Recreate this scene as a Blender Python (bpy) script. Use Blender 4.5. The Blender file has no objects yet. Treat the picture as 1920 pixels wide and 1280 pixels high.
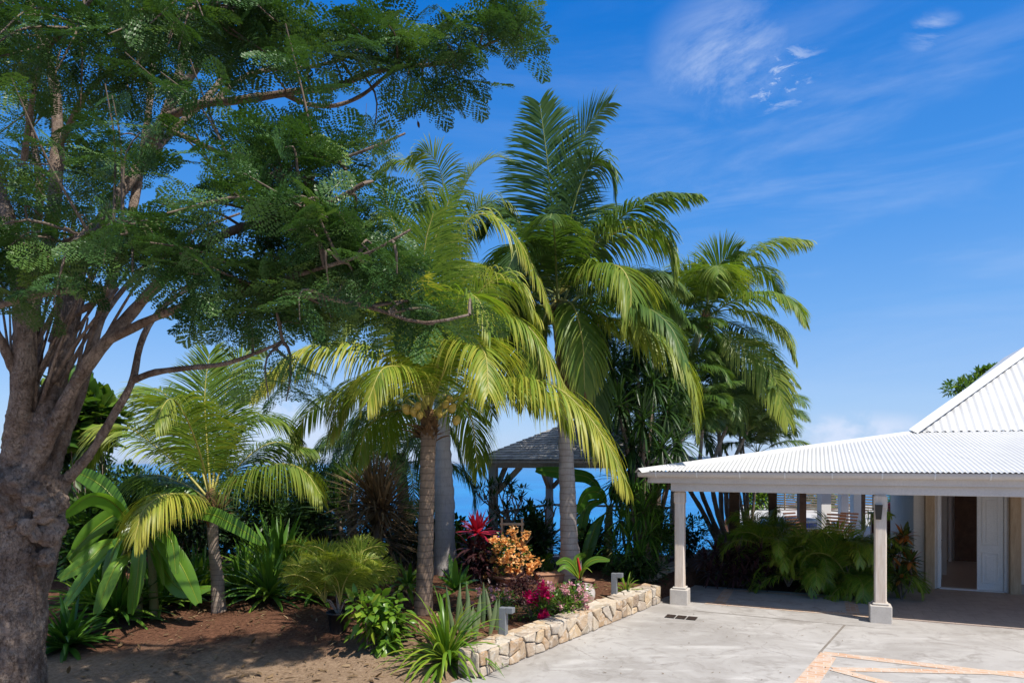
import bpy, math, random
import numpy as np
from math import radians, sin, cos, pi, sqrt, atan2
from mathutils import Vector, Matrix, noise as mnoise

SC = bpy.context.scene
COL = SC.collection
RNG = np.random.default_rng(7)
random.seed(7)

# ------------------------------------------------------------------ camera
F = 1280.0; HOR = 866.0; EYE = 2.8
cam_d = bpy.data.cameras.new('camera'); cam = bpy.data.objects.new('camera', cam_d)
COL.objects.link(cam); SC.camera = cam
cam.location = (0, 0, EYE); cam.rotation_euler = (radians(90), 0, 0)
cam_d.lens = 24; cam_d.sensor_width = 36; cam_d.shift_y = (HOR - 640) / 1920
cam_d.clip_start = 0.1; cam_d.clip_end = 60000

# ------------------------------------------------------------------ light
SUN_H = Vector((0.669, -0.744)).normalized(); SUN_EL = radians(57.5)
sun_dir = Vector((SUN_H.x * cos(SUN_EL), SUN_H.y * cos(SUN_EL), sin(SUN_EL)))
sl = bpy.data.lights.new('sun', 'SUN'); sl.energy = 4.6; sl.angle = radians(0.5); sl.color = (1.0, 0.94, 0.85)
so = bpy.data.objects.new('sun', sl); COL.objects.link(so)
so.rotation_euler = (-sun_dir).to_track_quat('-Z', 'Y').to_euler(); so.location = sun_dir * 60

W = bpy.data.worlds.new('World'); SC.world = W; W.use_nodes = True
def build_world():
    nt = W.node_tree; nt.nodes.clear(); N = nt.nodes.new; L = nt.links.new
    out = N('ShaderNodeOutputWorld'); bg = N('ShaderNodeBackground'); bg.inputs[1].default_value = 0.15
    sky = N('ShaderNodeTexSky'); sky.sky_type = 'NISHITA'; sky.sun_disc = False
    sky.sun_elevation = SUN_EL; sky.sun_rotation = atan2(SUN_H.x, SUN_H.y)
    sky.altitude = 50; sky.air_density = 1.0; sky.dust_density = 0.35; sky.ozone_density = 4.0
    hs = N('ShaderNodeHueSaturation'); hs.inputs['Saturation'].default_value = 1.36; hs.inputs['Hue'].default_value = 0.507
    hs.inputs['Value'].default_value = 1.0
    L(sky.outputs[0], hs.inputs['Color'])
    tc = N('ShaderNodeTexCoord')
    def math_(op, a, b=None, clamp=False):
        m = N('ShaderNodeMath'); m.operation = op; m.use_clamp = clamp
        for i, x in enumerate((a, b)):
            if x is None: continue
            if isinstance(x, (int, float)): m.inputs[i].default_value = x
            else: L(x, m.inputs[i])
        return m.outputs[0]
    def noise(scale, detail, rough, mapping, dist=0.0):
        mp = N('ShaderNodeMapping'); L(tc.outputs['Generated'], mp.inputs[0])
        mp.inputs['Scale'].default_value = mapping[:3]; mp.inputs['Rotation'].default_value = mapping[3:6] if len(mapping) > 3 else (0, 0, 0)
        n = N('ShaderNodeTexNoise'); n.inputs['Scale'].default_value = scale; n.inputs['Detail'].default_value = detail
        n.inputs['Roughness'].default_value = rough; n.inputs['Distortion'].default_value = dist
        L(mp.outputs[0], n.inputs['Vector']); return n.outputs[0]
    def ramp(x, a, b):
        mr = N('ShaderNodeMapRange'); mr.interpolation_type = 'SMOOTHSTEP'; mr.clamp = True
        mr.inputs['From Min'].default_value = a; mr.inputs['From Max'].default_value = b
        L(x, mr.inputs['Value']); return mr.outputs[0]
    def blob(px, py, r0, r1, sx=1.0):
        c = Vector(((px - 960) / F, 1, (HOR - py) / F)).normalized()
        dt = N('ShaderNodeVectorMath'); dt.operation = 'SUBTRACT'; L(tc.outputs['Generated'], dt.inputs[0]); dt.inputs[1].default_value = c
        sc = N('ShaderNodeVectorMath'); sc.operation = 'MULTIPLY'; L(dt.outputs[0], sc.inputs[0]); sc.inputs[1].default_value = (1 / sx, 1 / sx, 1)
        ln = N('ShaderNodeVectorMath'); ln.operation = 'LENGTH'; L(sc.outputs[0], ln.inputs[0])
        return ramp(ln.outputs['Value'], r1 / F, r0 / F)
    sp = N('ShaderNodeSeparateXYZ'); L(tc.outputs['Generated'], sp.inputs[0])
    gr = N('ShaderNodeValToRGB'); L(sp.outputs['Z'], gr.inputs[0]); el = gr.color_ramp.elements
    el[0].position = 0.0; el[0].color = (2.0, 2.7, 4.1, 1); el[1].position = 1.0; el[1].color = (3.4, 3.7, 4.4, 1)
    for p_, c_ in ((.08, (1.62, 2.55, 4.15)), (.2, (.86, 2.0, 4.05)), (.33, (.34, 1.45, 3.8)), (.56, (.02, .84, 3.15)), (.74, (2.2, 2.8, 3.9))):  # unseen overhead stops are brightened to add neutral fill light
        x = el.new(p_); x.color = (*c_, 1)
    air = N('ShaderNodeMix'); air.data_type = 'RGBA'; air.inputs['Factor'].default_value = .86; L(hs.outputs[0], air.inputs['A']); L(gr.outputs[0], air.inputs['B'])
    wisp = ramp(noise(4.0, 9, 0.66, (1, 1, 1.6, 0.3, 0.5, 0.2), 0.9), 0.38, 0.70)
    wisp2 = ramp(noise(11.0, 8, 0.62, (1, 1, 2.2, 0, 0.6, 0), 0.6), 0.42, 0.62)
    wisp3 = ramp(noise(19.0, 8, 0.66, (1, 1, 2.4, 0, 0.4, 0), 0.7), 0.50, 0.66)
    streak = ramp(noise(2.6, 9, 0.62, (1, 1, 6.0, 0, -0.32, 0), 0.5), 0.40, 0.80)
    b1 = math_('MULTIPLY', math_('MULTIPLY', blob(1355, 115, 5, 125, 1.15), wisp), 0.66)
    b2 = math_('MULTIPLY', math_('MULTIPLY', blob(1452, 146, 0, 62, 1.5), wisp3), .95)
    b3 = math_('MULTIPLY', math_('MULTIPLY', blob(1745, 60, 3, 30, 1.5), wisp2), 0.5)
    b4 = math_('MULTIPLY', math_('MULTIPLY', blob(1480, 380, 30, 520, 2.0), streak), 0.27)
    cum = ramp(noise(16.0, 9, 0.6, (1, 1, 1.5), 0.3), 0.36, 0.60)
    b5 = math_('MULTIPLY', math_('MULTIPLY', blob(1600, 812, 10, 44, 3.6), cum), 1.0)
    b6 = math_('MULTIPLY', math_('MULTIPLY', blob(600, 800, 20, 120, 3.4), cum), 0.75)
    f = math_('MAXIMUM', math_('MAXIMUM', math_('MAXIMUM', b1, b2), b3), math_('MAXIMUM', math_('MAXIMUM', b5, b6), b4))
    f = math_('MINIMUM', f, 0.9)
    mx = N('ShaderNodeMix'); mx.data_type = 'RGBA'; L(f, mx.inputs['Factor']); L(air.outputs['Result'], mx.inputs['A'])
    mx.inputs['B'].default_value = (3.2, 3.7, 4.7, 1)
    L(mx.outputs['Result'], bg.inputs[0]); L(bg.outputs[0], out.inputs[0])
build_world()
SC.view_settings.view_transform = 'Standard'; SC.view_settings.look = 'None'
SC.view_settings.exposure = 0.5; SC.view_settings.gamma = 1.0; SC.view_settings.use_curve_mapping = False
SC.cycles.use_denoising = True
SC.cycles.max_bounces = 8; SC.cycles.transparent_max_bounces = 8
SC.cycles.sample_clamp_indirect = 4.0

# ------------------------------------------------------------------ geometry helpers
def at(px, py, D):
    return Vector(((px - 960) / F * D, D, EYE - (py - HOR) / F * D))
def onz(px, py, z=0.0):
    D = F * (EYE - z) / (py - HOR); return Vector(((px - 960) / F * D, D, z))
UX = Vector((cos(radians(24)), -sin(radians(24)), 0)); VX = Vector((sin(radians(24)), cos(radians(24)), 0))
P1 = Vector((3.267, 13.40, 0))
def bf(u, v, z=0.0):                      # villa frame to world
    return P1 + UX * u + VX * v + Vector((0, 0, z))

def nrm(a):
    return a / np.maximum(np.linalg.norm(a, axis=-1, keepdims=True), 1e-9)

WL = {}
class MB:
    def __init__(s): s.V = []; s.n = 0; s.L = []; s.S = []; s.M = []; s.A = []; s.SM = []
    def add(s, verts, faces, mat=0, val=0.5, smooth=True):
        """verts (n,3); faces: (m,k) array or list of lists"""
        v = np.asarray(verts, dtype=np.float32).reshape(-1, 3); b = s.n
        s.V.append(v); s.n += len(v)
        va = np.broadcast_to(np.asarray(val, dtype=np.float32), (len(v),)); s.A.append(va)
        if isinstance(faces, np.ndarray):
            s.L.append((faces + b).astype(np.int32).ravel()); m = faces.shape[0]
            s.S.append(np.full(m, faces.shape[1], np.int32))
        else:
            m = len(faces); s.L.append(np.array([i + b for f in faces for i in f], np.int32))
            s.S.append(np.array([len(f) for f in faces], np.int32))
        s.M.append(np.full(m, mat, np.int32)); s.SM.append(np.full(m, smooth, bool))
    def box(s, c, size, mat=0, val=0.5, ax=None, bev=0.0):
        """box centred at c with full size along axes ax (3 vectors)"""
        c = Vector(c); a = ax or (Vector((1, 0, 0)), Vector((0, 1, 0)), Vector((0, 0, 1)))
        hx, hy, hz = [d / 2 for d in size]
        b = min(bev, hx * .9, hy * .9, hz * .9)
        if b <= 0:
            vs = [c + a[0] * (sx * hx) + a[1] * (sy * hy) + a[2] * (sz * hz) for sz in (-1, 1) for sy in (-1, 1) for sx in (-1, 1)]
            s.add([list(v) for v in vs], [[0, 2, 3, 1], [4, 5, 7, 6], [0, 1, 5, 4], [2, 6, 7, 3], [0, 4, 6, 2], [1, 3, 7, 5]], mat, val, False)
            return
        vs = []; idx = {}
        for sx in (-1, 1):
            for sy in (-1, 1):
                for sz in (-1, 1):
                    for k in range(3):
                        d = [hx - b, hy - b, hz - b]; d[k] += b
                        idx[(sx, sy, sz, k)] = len(vs)
                        vs.append(list(c + a[0] * (sx * d[0]) + a[1] * (sy * d[1]) + a[2] * (sz * d[2])))
        fs = []
        for k in range(3):
            o = [j for j in range(3) if j != k]
            for sg in (-1, 1):
                q = []
                for (p, r) in ((-1, -1), (1, -1), (1, 1), (-1, 1)):
                    t = [0, 0, 0]; t[k] = sg; t[o[0]] = p; t[o[1]] = r; q.append(idx[(t[0], t[1], t[2], k)])
                fs.append(q if sg * (1 if k != 1 else -1) > 0 else q[::-1])
        for k in range(3):
            o = [j for j in range(3) if j != k]
            for p in (-1, 1):
                for r in (-1, 1):
                    q = []
                    for (sg, kk) in ((-1, o[0]), (1, o[0]), (1, o[1]), (-1, o[1])):
                        t = [0, 0, 0]; t[k] = sg; t[o[0]] = p; t[o[1]] = r; q.append(idx[(t[0], t[1], t[2], kk)])
                    fs.append(q)
        for sx in (-1, 1):
            for sy in (-1, 1):
                for sz in (-1, 1):
                    fs.append([idx[(sx, sy, sz, k)] for k in range(3)])
        s.add(vs, fs, mat, val, False)
    def tube(s, pts, rad, nseg=8, mat=0, val=0.5, wob=0.0, wsc=3.0, cap=True, smooth=True, seed=0):
        P = np.asarray([list(p) for p in pts], dtype=np.float64); n = len(P)
        R = np.broadcast_to(np.asarray(rad, dtype=np.float64), (n,))
        T = nrm(np.gradient(P, axis=0)); ref = np.array([0, 0, 1.0]) if abs(T[0, 2]) < .9 else np.array([1.0, 0, 0])
        X = np.cross(T[0], ref); X /= np.linalg.norm(X); vs = []
        ang = np.linspace(0, 2 * pi, nseg, endpoint=False)
        for i in range(n):
            X = X - T[i] * X.dot(T[i]); X /= np.linalg.norm(X); Y = np.cross(T[i], X)
            ring = P[i] + R[i] * (np.outer(np.cos(ang), X) + np.outer(np.sin(ang), Y))
            if wob:
                for j in range(nseg):
                    k = mnoise.noise(Vector(ring[j]) * wsc + Vector((seed, 0, 0))) + .5 * mnoise.noise(Vector(ring[j]) * wsc * 2.3)
                    ring[j] += (ring[j] - P[i]) * wob * k
            vs.append(ring)
        vs = np.concatenate(vs); i = np.arange(n - 1)[:, None] * nseg; j = np.arange(nseg)[None, :]; j2 = (j + 1) % nseg
        fs = np.stack([i + j, i + j2, i + nseg + j2, i + nseg + j], -1).reshape(-1, 4)
        s.add(vs, fs, mat, val, smooth)
        if cap:
            b = vs[:nseg][::-1]; e = vs[-nseg:]
            s.add(b, [list(range(nseg))], mat, val, False); s.add(e, [list(range(nseg))], mat, val, False)
    def ell(s, c, r, mat=0, val=0.5, nu=12, nv=8, wob=0.0, wsc=3.0, axis=None):
        th = np.linspace(0, pi, nv + 1); ph = np.linspace(0, 2 * pi, nu, endpoint=False)
        c = np.array(list(c)); r = np.broadcast_to(np.asarray(r, float), (3,))
        vs = np.array([[sin(t) * cos(p), sin(t) * sin(p), cos(t)] for t in th for p in ph])
        if wob:
            k = np.array([mnoise.noise(Vector(v * wsc + c * 3)) for v in vs]); vs = vs * (1 + wob * k)[:, None]
        vs = vs * r
        if axis is not None:
            m = np.array(Vector((0, 0, 1)).rotation_difference(Vector(axis)).to_matrix()); vs = vs @ m.T
        i = np.arange(nv)[:, None] * nu; j = np.arange(nu)[None, :]; j2 = (j + 1) % nu
        s.add(vs + c, np.stack([i + j, i + nu + j, i + nu + j2, i + j2], -1).reshape(-1, 4), mat, val, True)
    def lathe(s, c, prof, nseg=24, mat=0, val=0.5):
        c = Vector(c); ang = np.linspace(0, 2 * pi, nseg, endpoint=False)
        vs = np.concatenate([np.stack([c.x + r * np.cos(ang), c.y + r * np.sin(ang), np.full(nseg, c.z + z)], 1) for r, z in prof])
        n = len(prof); i = np.arange(n - 1)[:, None] * nseg; j = np.arange(nseg)[None, :]; j2 = (j + 1) % nseg
        s.add(vs, np.stack([i + j, i + j2, i + nseg + j2, i + nseg + j], -1).reshape(-1, 4), mat, val, True)
    def ribbons(s, base, d, length, width, grav=0.3, segs=4, side=None, prof=None, val=0.5, mat=0, fold=0.0, tip=0.0):
        base = np.asarray(base, float).reshape(-1, 3); n = len(base); d = nrm(np.asarray(d, float).reshape(-1, 3))
        if n == 0: return
        length = np.broadcast_to(np.asarray(length, float), (n,)); width = np.broadcast_to(np.asarray(width, float), (n,))
        grav = np.broadcast_to(np.asarray(grav, float), (n,)); val = np.broadcast_to(np.asarray(val, float), (n,))
        if side is None:
            side = np.cross(d, np.array([0, 0, 1.0]) + RNG.normal(0, .25, (n, 3)))
        side = nrm(side)
        if prof is None:
            t = np.linspace(0, 1, segs + 1); prof = np.sin(pi * (0.12 + 0.85 * t)) ** .8; prof[-1] = .06
        C = 3 if fold else 2
        out = np.zeros((n, segs + 1, C, 3)); P = base.copy(); dd = d.copy(); down = np.array([0, 0, -1.0])
        for k in range(segs + 1):
            w = nrm(side - (side * dd).sum(1, keepdims=True) * dd); h = (width * prof[k] * .5)[:, None]
            if fold:
                nn = np.cross(dd, w); out[:, k, 0] = P - w * h + nn * h * fold; out[:, k, 1] = P; out[:, k, 2] = P + w * h + nn * h * fold
            else:
                out[:, k, 0] = P - w * h; out[:, k, 1] = P + w * h
            if k < segs:
                dd = nrm(dd + down * (grav / segs * (0.6 + 0.9 * k / segs))[:, None])
                P = P + dd * (length / segs)[:, None]
        b = (np.arange(n) * (segs + 1) * C)[:, None, None]; k = (np.arange(segs) * C)[None, :, None]; c = np.arange(C - 1)[None, None, :]
        i0 = b + k + c; fs = np.stack([i0, i0 + 1, i0 + 1 + C, i0 + C], -1).reshape(-1, 4)
        va = np.clip(val[:, None] + tip * (np.linspace(0, 1, segs + 1) ** 3)[None], 0, 1)
        s.add(out.reshape(-1, 3), fs, mat, np.repeat(va.reshape(-1), C), True)
    def build(s, name, mats, parent=None, loc=None):
        V = np.concatenate(s.V) if s.V else np.zeros((0, 3), np.float32)
        o0 = np.zeros(3)
        if parent is not None: o0 = WL[parent.name]
        elif loc is not None: o0 = np.array(list(loc))
        V = (V - o0).astype(np.float32)
        me = bpy.data.meshes.new(name); L = np.concatenate(s.L); S = np.concatenate(s.S)
        me.vertices.add(len(V)); me.vertices.foreach_set('co', V.ravel())
        me.loops.add(len(L)); me.loops.foreach_set('vertex_index', L)
        me.polygons.add(len(S)); st = np.zeros(len(S), np.int32); st[1:] = np.cumsum(S)[:-1]
        me.polygons.foreach_set('loop_start', st); me.polygons.foreach_set('loop_total', S)
        me.polygons.foreach_set('material_index', np.concatenate(s.M))
        me.polygons.foreach_set('use_smooth', np.concatenate(s.SM))
        at_ = me.attributes.new('v', 'FLOAT', 'POINT'); at_.data.foreach_set('value', np.concatenate(s.A).astype(np.float32))
        me.update(calc_edges=True)
        for m in (mats if isinstance(mats, (list, tuple)) else [mats]): me.materials.append(m)
        o = bpy.data.objects.new(name, me); COL.objects.link(o)
        if parent is not None: o.parent = parent
        elif loc is not None: o.location = loc
        WL[o.name] = o0
        return o

def tag(o, label=None, cat=None, group=None, kind=None):
    if label: o['label'] = label
    if cat: o['category'] = cat
    if group: o['group'] = group
    if kind: o['kind'] = kind
    return o
def thing(name, loc, label, cat, group=None):
    o = bpy.data.objects.new(name, None); COL.objects.link(o); o.location = loc; o.empty_display_size = .2
    WL[o.name] = np.array(list(loc)); return tag(o, label, cat, group)
def copy_tree(o, parent=None):
    c = o.copy(); COL.objects.link(c)
    if parent is not None: c.parent = parent
    for ch in list(o.children): copy_tree(ch, c)
    return c

def smooth_pts(pts, n=40):
    """Catmull-Rom through the points"""
    P = np.asarray([list(p) for p in pts], float)
    if len(P) == 2: P = np.array([P[0], (P[0] + P[1]) / 2, P[1]])
    Q = np.vstack([2 * P[0] - P[1], P, 2 * P[-1] - P[-2]]); m = len(P) - 1
    seg = np.linalg.norm(np.diff(P, axis=0), axis=1); cum = np.r_[0, np.cumsum(seg)]; out = []
    for s_ in np.linspace(0, cum[-1], n):
        i = min(np.searchsorted(cum, s_, side='right') - 1, m - 1); t = (s_ - cum[i]) / max(seg[i], 1e-9)
        p0, p1, p2, p3 = Q[i], Q[i + 1], Q[i + 2], Q[i + 3]
        out.append(.5 * ((2 * p1) + (-p0 + p2) * t + (2 * p0 - 5 * p1 + 4 * p2 - p3) * t * t + (-p0 + 3 * p1 - 3 * p2 + p3) * t ** 3))
    return np.array(out)

# ------------------------------------------------------------------ materials
def new_mat(name):
    m = bpy.data.materials.new(name); m.use_nodes = True; nt = m.node_tree; nt.nodes.clear(); return m, nt
class NB:
    """small node-building helper"""
    def __init__(s, nt): s.nt = nt
    def n(s, typ, **kw):
        x = s.nt.nodes.new(typ)
        for k, v in kw.items(): setattr(x, k, v)
        return x
    def l(s, a, b): s.nt.links.new(a, b)
    def set(s, inp, x):
        if hasattr(x, 'is_linked') or isinstance(x, bpy.types.NodeSocket): s.l(x, inp)
        else: inp.default_value = x if not (isinstance(x, tuple) and len(x) == 3 and len(inp.default_value) == 4) else (*x, 1)
    def coord(s, which='Object', scale=(1, 1, 1), rot=(0, 0, 0)):
        t = s.n('ShaderNodeTexCoord'); m = s.n('ShaderNodeMapping'); s.l(t.outputs[which], m.inputs[0])
        m.inputs['Scale'].default_value = scale; m.inputs['Rotation'].default_value = rot; return m.outputs[0]
    def noise(s, vec, scale, detail=6, rough=.6, dist=0):
        x = s.n('ShaderNodeTexNoise'); s.l(vec, x.inputs['Vector']); x.inputs['Scale'].default_value = scale
        x.inputs['Detail'].default_value = detail; x.inputs['Roughness'].default_value = rough; x.inputs['Distortion'].default_value = dist
        return x.outputs[0]
    def mr(s, x, a, b, c=0.0, d=1.0, smooth=True):
        m = s.n('ShaderNodeMapRange', clamp=True, interpolation_type='SMOOTHSTEP' if smooth else 'LINEAR'); s.l(x, m.inputs['Value'])
        for k, v in zip(('From Min', 'From Max', 'To Min', 'To Max'), (a, b, c, d)): m.inputs[k].default_value = v
        return m.outputs[0]
    def math(s, op, a, b=0.0):
        m = s.n('ShaderNodeMath', operation=op); s.set(m.inputs[0], a); s.set(m.inputs[1], b); return m.outputs[0]
    def mix(s, f, a, b, mode='MIX'):
        m = s.n('ShaderNodeMix', data_type='RGBA', blend_type=mode); s.set(m.inputs['Factor'], f); s.set(m.inputs['A'], a); s.set(m.inputs['B'], b)
        return m.outputs['Result']
    def attr(s, name='v'):
        a = s.n('ShaderNodeAttribute', attribute_name=name); return a.outputs['Fac']
    def bump(s, h, strength=.4, dist=.02):
        b = s.n('ShaderNodeBump'); s.l(h, b.inputs['Height']); b.inputs['Strength'].default_value = strength; b.inputs['Distance'].default_value = dist
        return b.outputs[0]
    def out(s, col, rough=.6, spec=.3, normal=None, transl=0.0, tcol=None, metal=0.0):
        p = s.n('ShaderNodeBsdfPrincipled'); s.set(p.inputs['Base Color'], col); s.set(p.inputs['Roughness'], rough)
        p.inputs['Specular IOR Level'].default_value = spec; p.inputs['Metallic'].default_value = metal
        if normal is not None: s.l(normal, p.inputs['Normal'])
        sh = p.outputs[0]
        if transl:
            t = s.n('ShaderNodeBsdfTranslucent'); s.set(t.inputs[0], tcol if tcol is not None else col)
            m = s.n('ShaderNodeMixShader'); m.inputs[0].default_value = transl; s.l(sh, m.inputs[1]); s.l(t.outputs[0], m.inputs[2]); sh = m.outputs[0]
        o = s.n('ShaderNodeOutputMaterial'); s.l(sh, o.inputs[0]); return p

def leaf_mat(name, c1, c2, c3=None, transl=.35, rough=.42, spec=.35, tint=(1.25, 1.2, .5)):
    m, nt = new_mat(name); b = NB(nt); v = b.attr()
    r = b.n('ShaderNodeValToRGB'); b.l(v, r.inputs[0]); e = r.color_ramp.elements
    e[0].position = 0.0; e[0].color = (*c1, 1); e[1].position = .6 if c3 else 1.0; e[1].color = (*c2, 1)
    if c3: x = e.new(1.0); x.color = (*c3, 1)
    nz = b.noise(b.coord(), 9, 3); col = b.mix(b.mr(nz, .3, .7, 0, .35), r.outputs[0], b.mix(1.0, r.outputs[0], (1.25, 1.15, .8, 1), 'MULTIPLY'))
    tc = b.mix(1.0, col, (*tint, 1), 'MULTIPLY')
    b.out(col, rough, spec, transl=transl, tcol=tc); return m
def plain_mat(name, c, c2=None, rough=.6, spec=.3, scale=6, bump=.15, bscale=40, bdist=.006, metal=0, streak=None):
    m, nt = new_mat(name); b = NB(nt); co = b.coord(scale=streak or (1, 1, 1))
    n1 = b.noise(co, scale, 8, .65); col = b.mix(b.mr(n1, .3, .72), c, c2 or tuple(x * .8 for x in c))
    n2 = b.noise(co, bscale, 5, .6); col = b.mix(b.mr(n2, .35, .7, 0, .25), col, tuple(x * .6 for x in c))
    b.out(col, b.mr(n2, .3, .7, rough * .85, min(1, rough * 1.12)), spec, b.bump(n2, bump, bdist), metal=metal); return m
# ------------------------------------------------------------------ material library
def concrete_mat():
    m, nt = new_mat('concrete_slab'); b = NB(nt); co = b.coord()
    n1 = b.noise(co, .55, 9, .68, .6); n2 = b.noise(co, 2.3, 8, .7, .8); n3 = b.noise(co, 45, 4, .7); n4 = b.noise(b.coord(scale=(1, 3.5, 1), rot=(0, 0, radians(-24))), .8, 7, .6, .4)
    col = b.mix(b.mr(n1, .34, .66), (.29, .27, .25), (.40, .38, .36))
    col = b.mix(b.mr(n4, .50, .72, 0, .65), col, (.51, .49, .465))
    col = b.mix(b.mr(n2, .50, .68, 0, .7), col, (.22, .20, .18))
    col = b.mix(b.mr(n3, .58, .8, 0, .4), col, (.17, .15, .13))
    vo = b.n('ShaderNodeTexVoronoi', feature='DISTANCE_TO_EDGE'); wv = b.n('ShaderNodeVectorMath', operation='ADD'); b.l(co, wv.inputs[0])
    nn = b.n('ShaderNodeTexNoise'); b.l(co, nn.inputs['Vector']); nn.inputs['Scale'].default_value = 1.4; nn.inputs['Detail'].default_value = 7
    b.l(nn.outputs['Color'], wv.inputs[1]); b.l(wv.outputs[0], vo.inputs['Vector']); vo.inputs['Scale'].default_value = .42
    crack = b.math('MULTIPLY', b.mr(vo.outputs['Distance'], .003, .011, 1, 0), b.mr(n1, .42, .6))
    col = b.mix(b.math('MULTIPLY', crack, .38), col, (.13, .11, .095))
    h = b.math('ADD', b.math('MULTIPLY', n3, .5), b.math('MULTIPLY', n2, .6))
    b.out(col, b.mr(n2, .3, .7, .62, .85), .25, b.bump(h, .22, .012)); return m
def soil_mat():
    m, nt = new_mat('soil'); b = NB(nt); co = b.coord()
    n1 = b.noise(co, .9, 8, .65); n2 = b.noise(co, 18, 7, .75); n3 = b.noise(co, 70, 4, .7)
    brown = b.mix(b.mr(n2, .3, .7), (.075, .034, .020), (.19, .092, .055))
    brown = b.mix(b.mr(n3, .62, .72, 0, .5), brown, (.26, .17, .11))
    sand = b.mix(b.mr(n2, .3, .7), (.22, .145, .092), (.36, .255, .17))
    sep = b.n('ShaderNodeSeparateXYZ'); b.l(co, sep.inputs[0])
    edge = b.math('ADD', sep.outputs['Y'], b.math('MULTIPLY', n1, 1.6))
    f = b.mr(edge, 10.2, 11.1, 1, 0)
    col = b.mix(f, brown, sand)
    h = b.math('ADD', n2, b.math('MULTIPLY', n3, .6))
    b.out(col, .95, .1, b.bump(h, .8, .05)); return m
def tile_mat(name, ca, cb, mort, sx=.2, sy=.1, rot=24):
    m, nt = new_mat(name); b = NB(nt); co = b.coord(rot=(0, 0, radians(rot)))
    br = b.n('ShaderNodeTexBrick'); b.l(co, br.inputs['Vector']); br.inputs['Scale'].default_value = 1
    br.inputs['Brick Width'].default_value = sx; br.inputs['Row Height'].default_value = sy; br.inputs['Mortar Size'].default_value = .008
    br.inputs['Color1'].default_value = (*ca, 1); br.inputs['Color2'].default_value = (*cb, 1); br.inputs['Mortar'].default_value = (*mort, 1)
    n1 = b.noise(co, 4, 8, .75); n2 = b.noise(co, 60, 4, .7)
    col = b.mix(b.mr(n1, .42, .64, 0, .8), br.outputs['Color'], mort); col = b.mix(b.mr(n2, .5, .8, 0, .3), col, tuple(x * .5 for x in ca))
    b.out(col, .75, .2, b.bump(b.math('SUBTRACT', n2, b.math('MULTIPLY', br.outputs['Fac'], .8)), .25, .008)); return m
def stone_mat():
    m, nt = new_mat('field_stone'); b = NB(nt); v = b.attr(); co = b.coord()
    r = b.n('ShaderNodeValToRGB'); b.l(v, r.inputs[0]); e = r.color_ramp.elements
    e[0].position = 0; e[0].color = (.34, .275, .20, 1); e[1].position = 1; e[1].color = (.46, .40, .33, 1)
    for p, c in ((.18, (.50, .41, .30)), (.34, (.40, .26, .145)), (.5, (.52, .46, .38)), (.66, (.30, .22, .155)), (.82, (.52, .38, .23))):
        x = e.new(p); x.color = (*c, 1)
    n1 = b.noise(co, 7, 9, .72, 1.0); n2 = b.noise(co, 40, 6, .7)
    col = b.mix(b.mr(n1, .45, .68, 0, .75), r.outputs[0], (.60, .55, .47)); col = b.mix(b.mr(n1, .25, .42, .7, 0), col, (.27, .15, .075))
    col = b.mix(b.mr(n2, .58, .75, 0, .45), col, (.12, .10, .085))
    b.out(col, .88, .2, b.bump(b.math('ADD', n1, b.math('MULTIPLY', n2, .5)), .75, .03)); return m
def palm_trunk_mat(name, c1, c2, ring=9.0, ringc=(.10, .07, .05), depth=.5):
    m, nt = new_mat(name); b = NB(nt); co = b.coord()
    w = b.n('ShaderNodeTexWave', wave_type='BANDS', bands_direction='Z', wave_profile='SAW'); b.l(co, w.inputs['Vector']); w.inputs['Scale'].default_value = ring / 6.28 * 2
    w.inputs['Distortion'].default_value = 1.6; w.inputs['Detail'].default_value = 3; w.inputs['Detail Scale'].default_value = 1.6
    n1 = b.noise(co, 3, 7, .65); n2 = b.noise(b.coord(scale=(1, 1, .18)), 38, 6, .7)
    col = b.mix(b.mr(n1, .35, .68), c1, c2); col = b.mix(b.mr(n2, .45, .75, 0, .55), col, tuple(x * .45 for x in c1))
    col = b.mix(b.mr(w.outputs['Fac'], .0, .22, depth, 0), col, ringc)
    h = b.math('ADD', b.math('MULTIPLY', w.outputs['Fac'], .8), b.math('MULTIPLY', n2, .5))
    b.out(col, .85, .15, b.bump(h, .6, .025)); return m
def bark_mat():
    m, nt = new_mat('smooth_bark'); b = NB(nt); co = b.coord()
    n1 = b.noise(co, 2.6, 10, .72, .6); n2 = b.noise(b.coord(scale=(1, 1, .4)), 26, 9, .78, .6); n3 = b.noise(b.coord(scale=(1, 1, 3.0)), 85, 3, .6); n4 = b.noise(co, 9, 8, .7, 1.2)
    vo = b.n('ShaderNodeTexVoronoi', feature='DISTANCE_TO_EDGE'); wv = b.n('ShaderNodeVectorMath', operation='ADD'); b.l(b.coord(scale=(1, 1, .3)), wv.inputs[0])
    nn = b.n('ShaderNodeTexNoise'); b.l(co, nn.inputs['Vector']); nn.inputs['Scale'].default_value = 6; nn.inputs['Detail'].default_value = 6
    b.l(nn.outputs['Color'], wv.inputs[1]); b.l(wv.outputs[0], vo.inputs['Vector']); vo.inputs['Scale'].default_value = 9
    crack = b.mr(vo.outputs['Distance'], .0, .05, 1, 0)
    col = b.mix(b.mr(n1, .34, .66), (.17, .115, .085), (.40, .31, .245)); col = b.mix(b.mr(n4, .52, .66, 0, .6), col, (.34, .29, .24)); col = b.mix(b.mr(n2, .48, .66, 0, .75), col, (.07, .045, .032))
    col = b.mix(b.mr(n3, .62, .70, 0, .65), col, (.46, .39, .32)); col = b.mix(b.math('MULTIPLY', crack, .45), col, (.035, .024, .018))
    h = b.math('SUBTRACT', b.math('ADD', b.math('ADD', n2, b.math('MULTIPLY', n3, .35)), n4), b.math('MULTIPLY', crack, .5))
    b.out(col, .88, .12, b.bump(h, .9, .03)); return m
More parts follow.
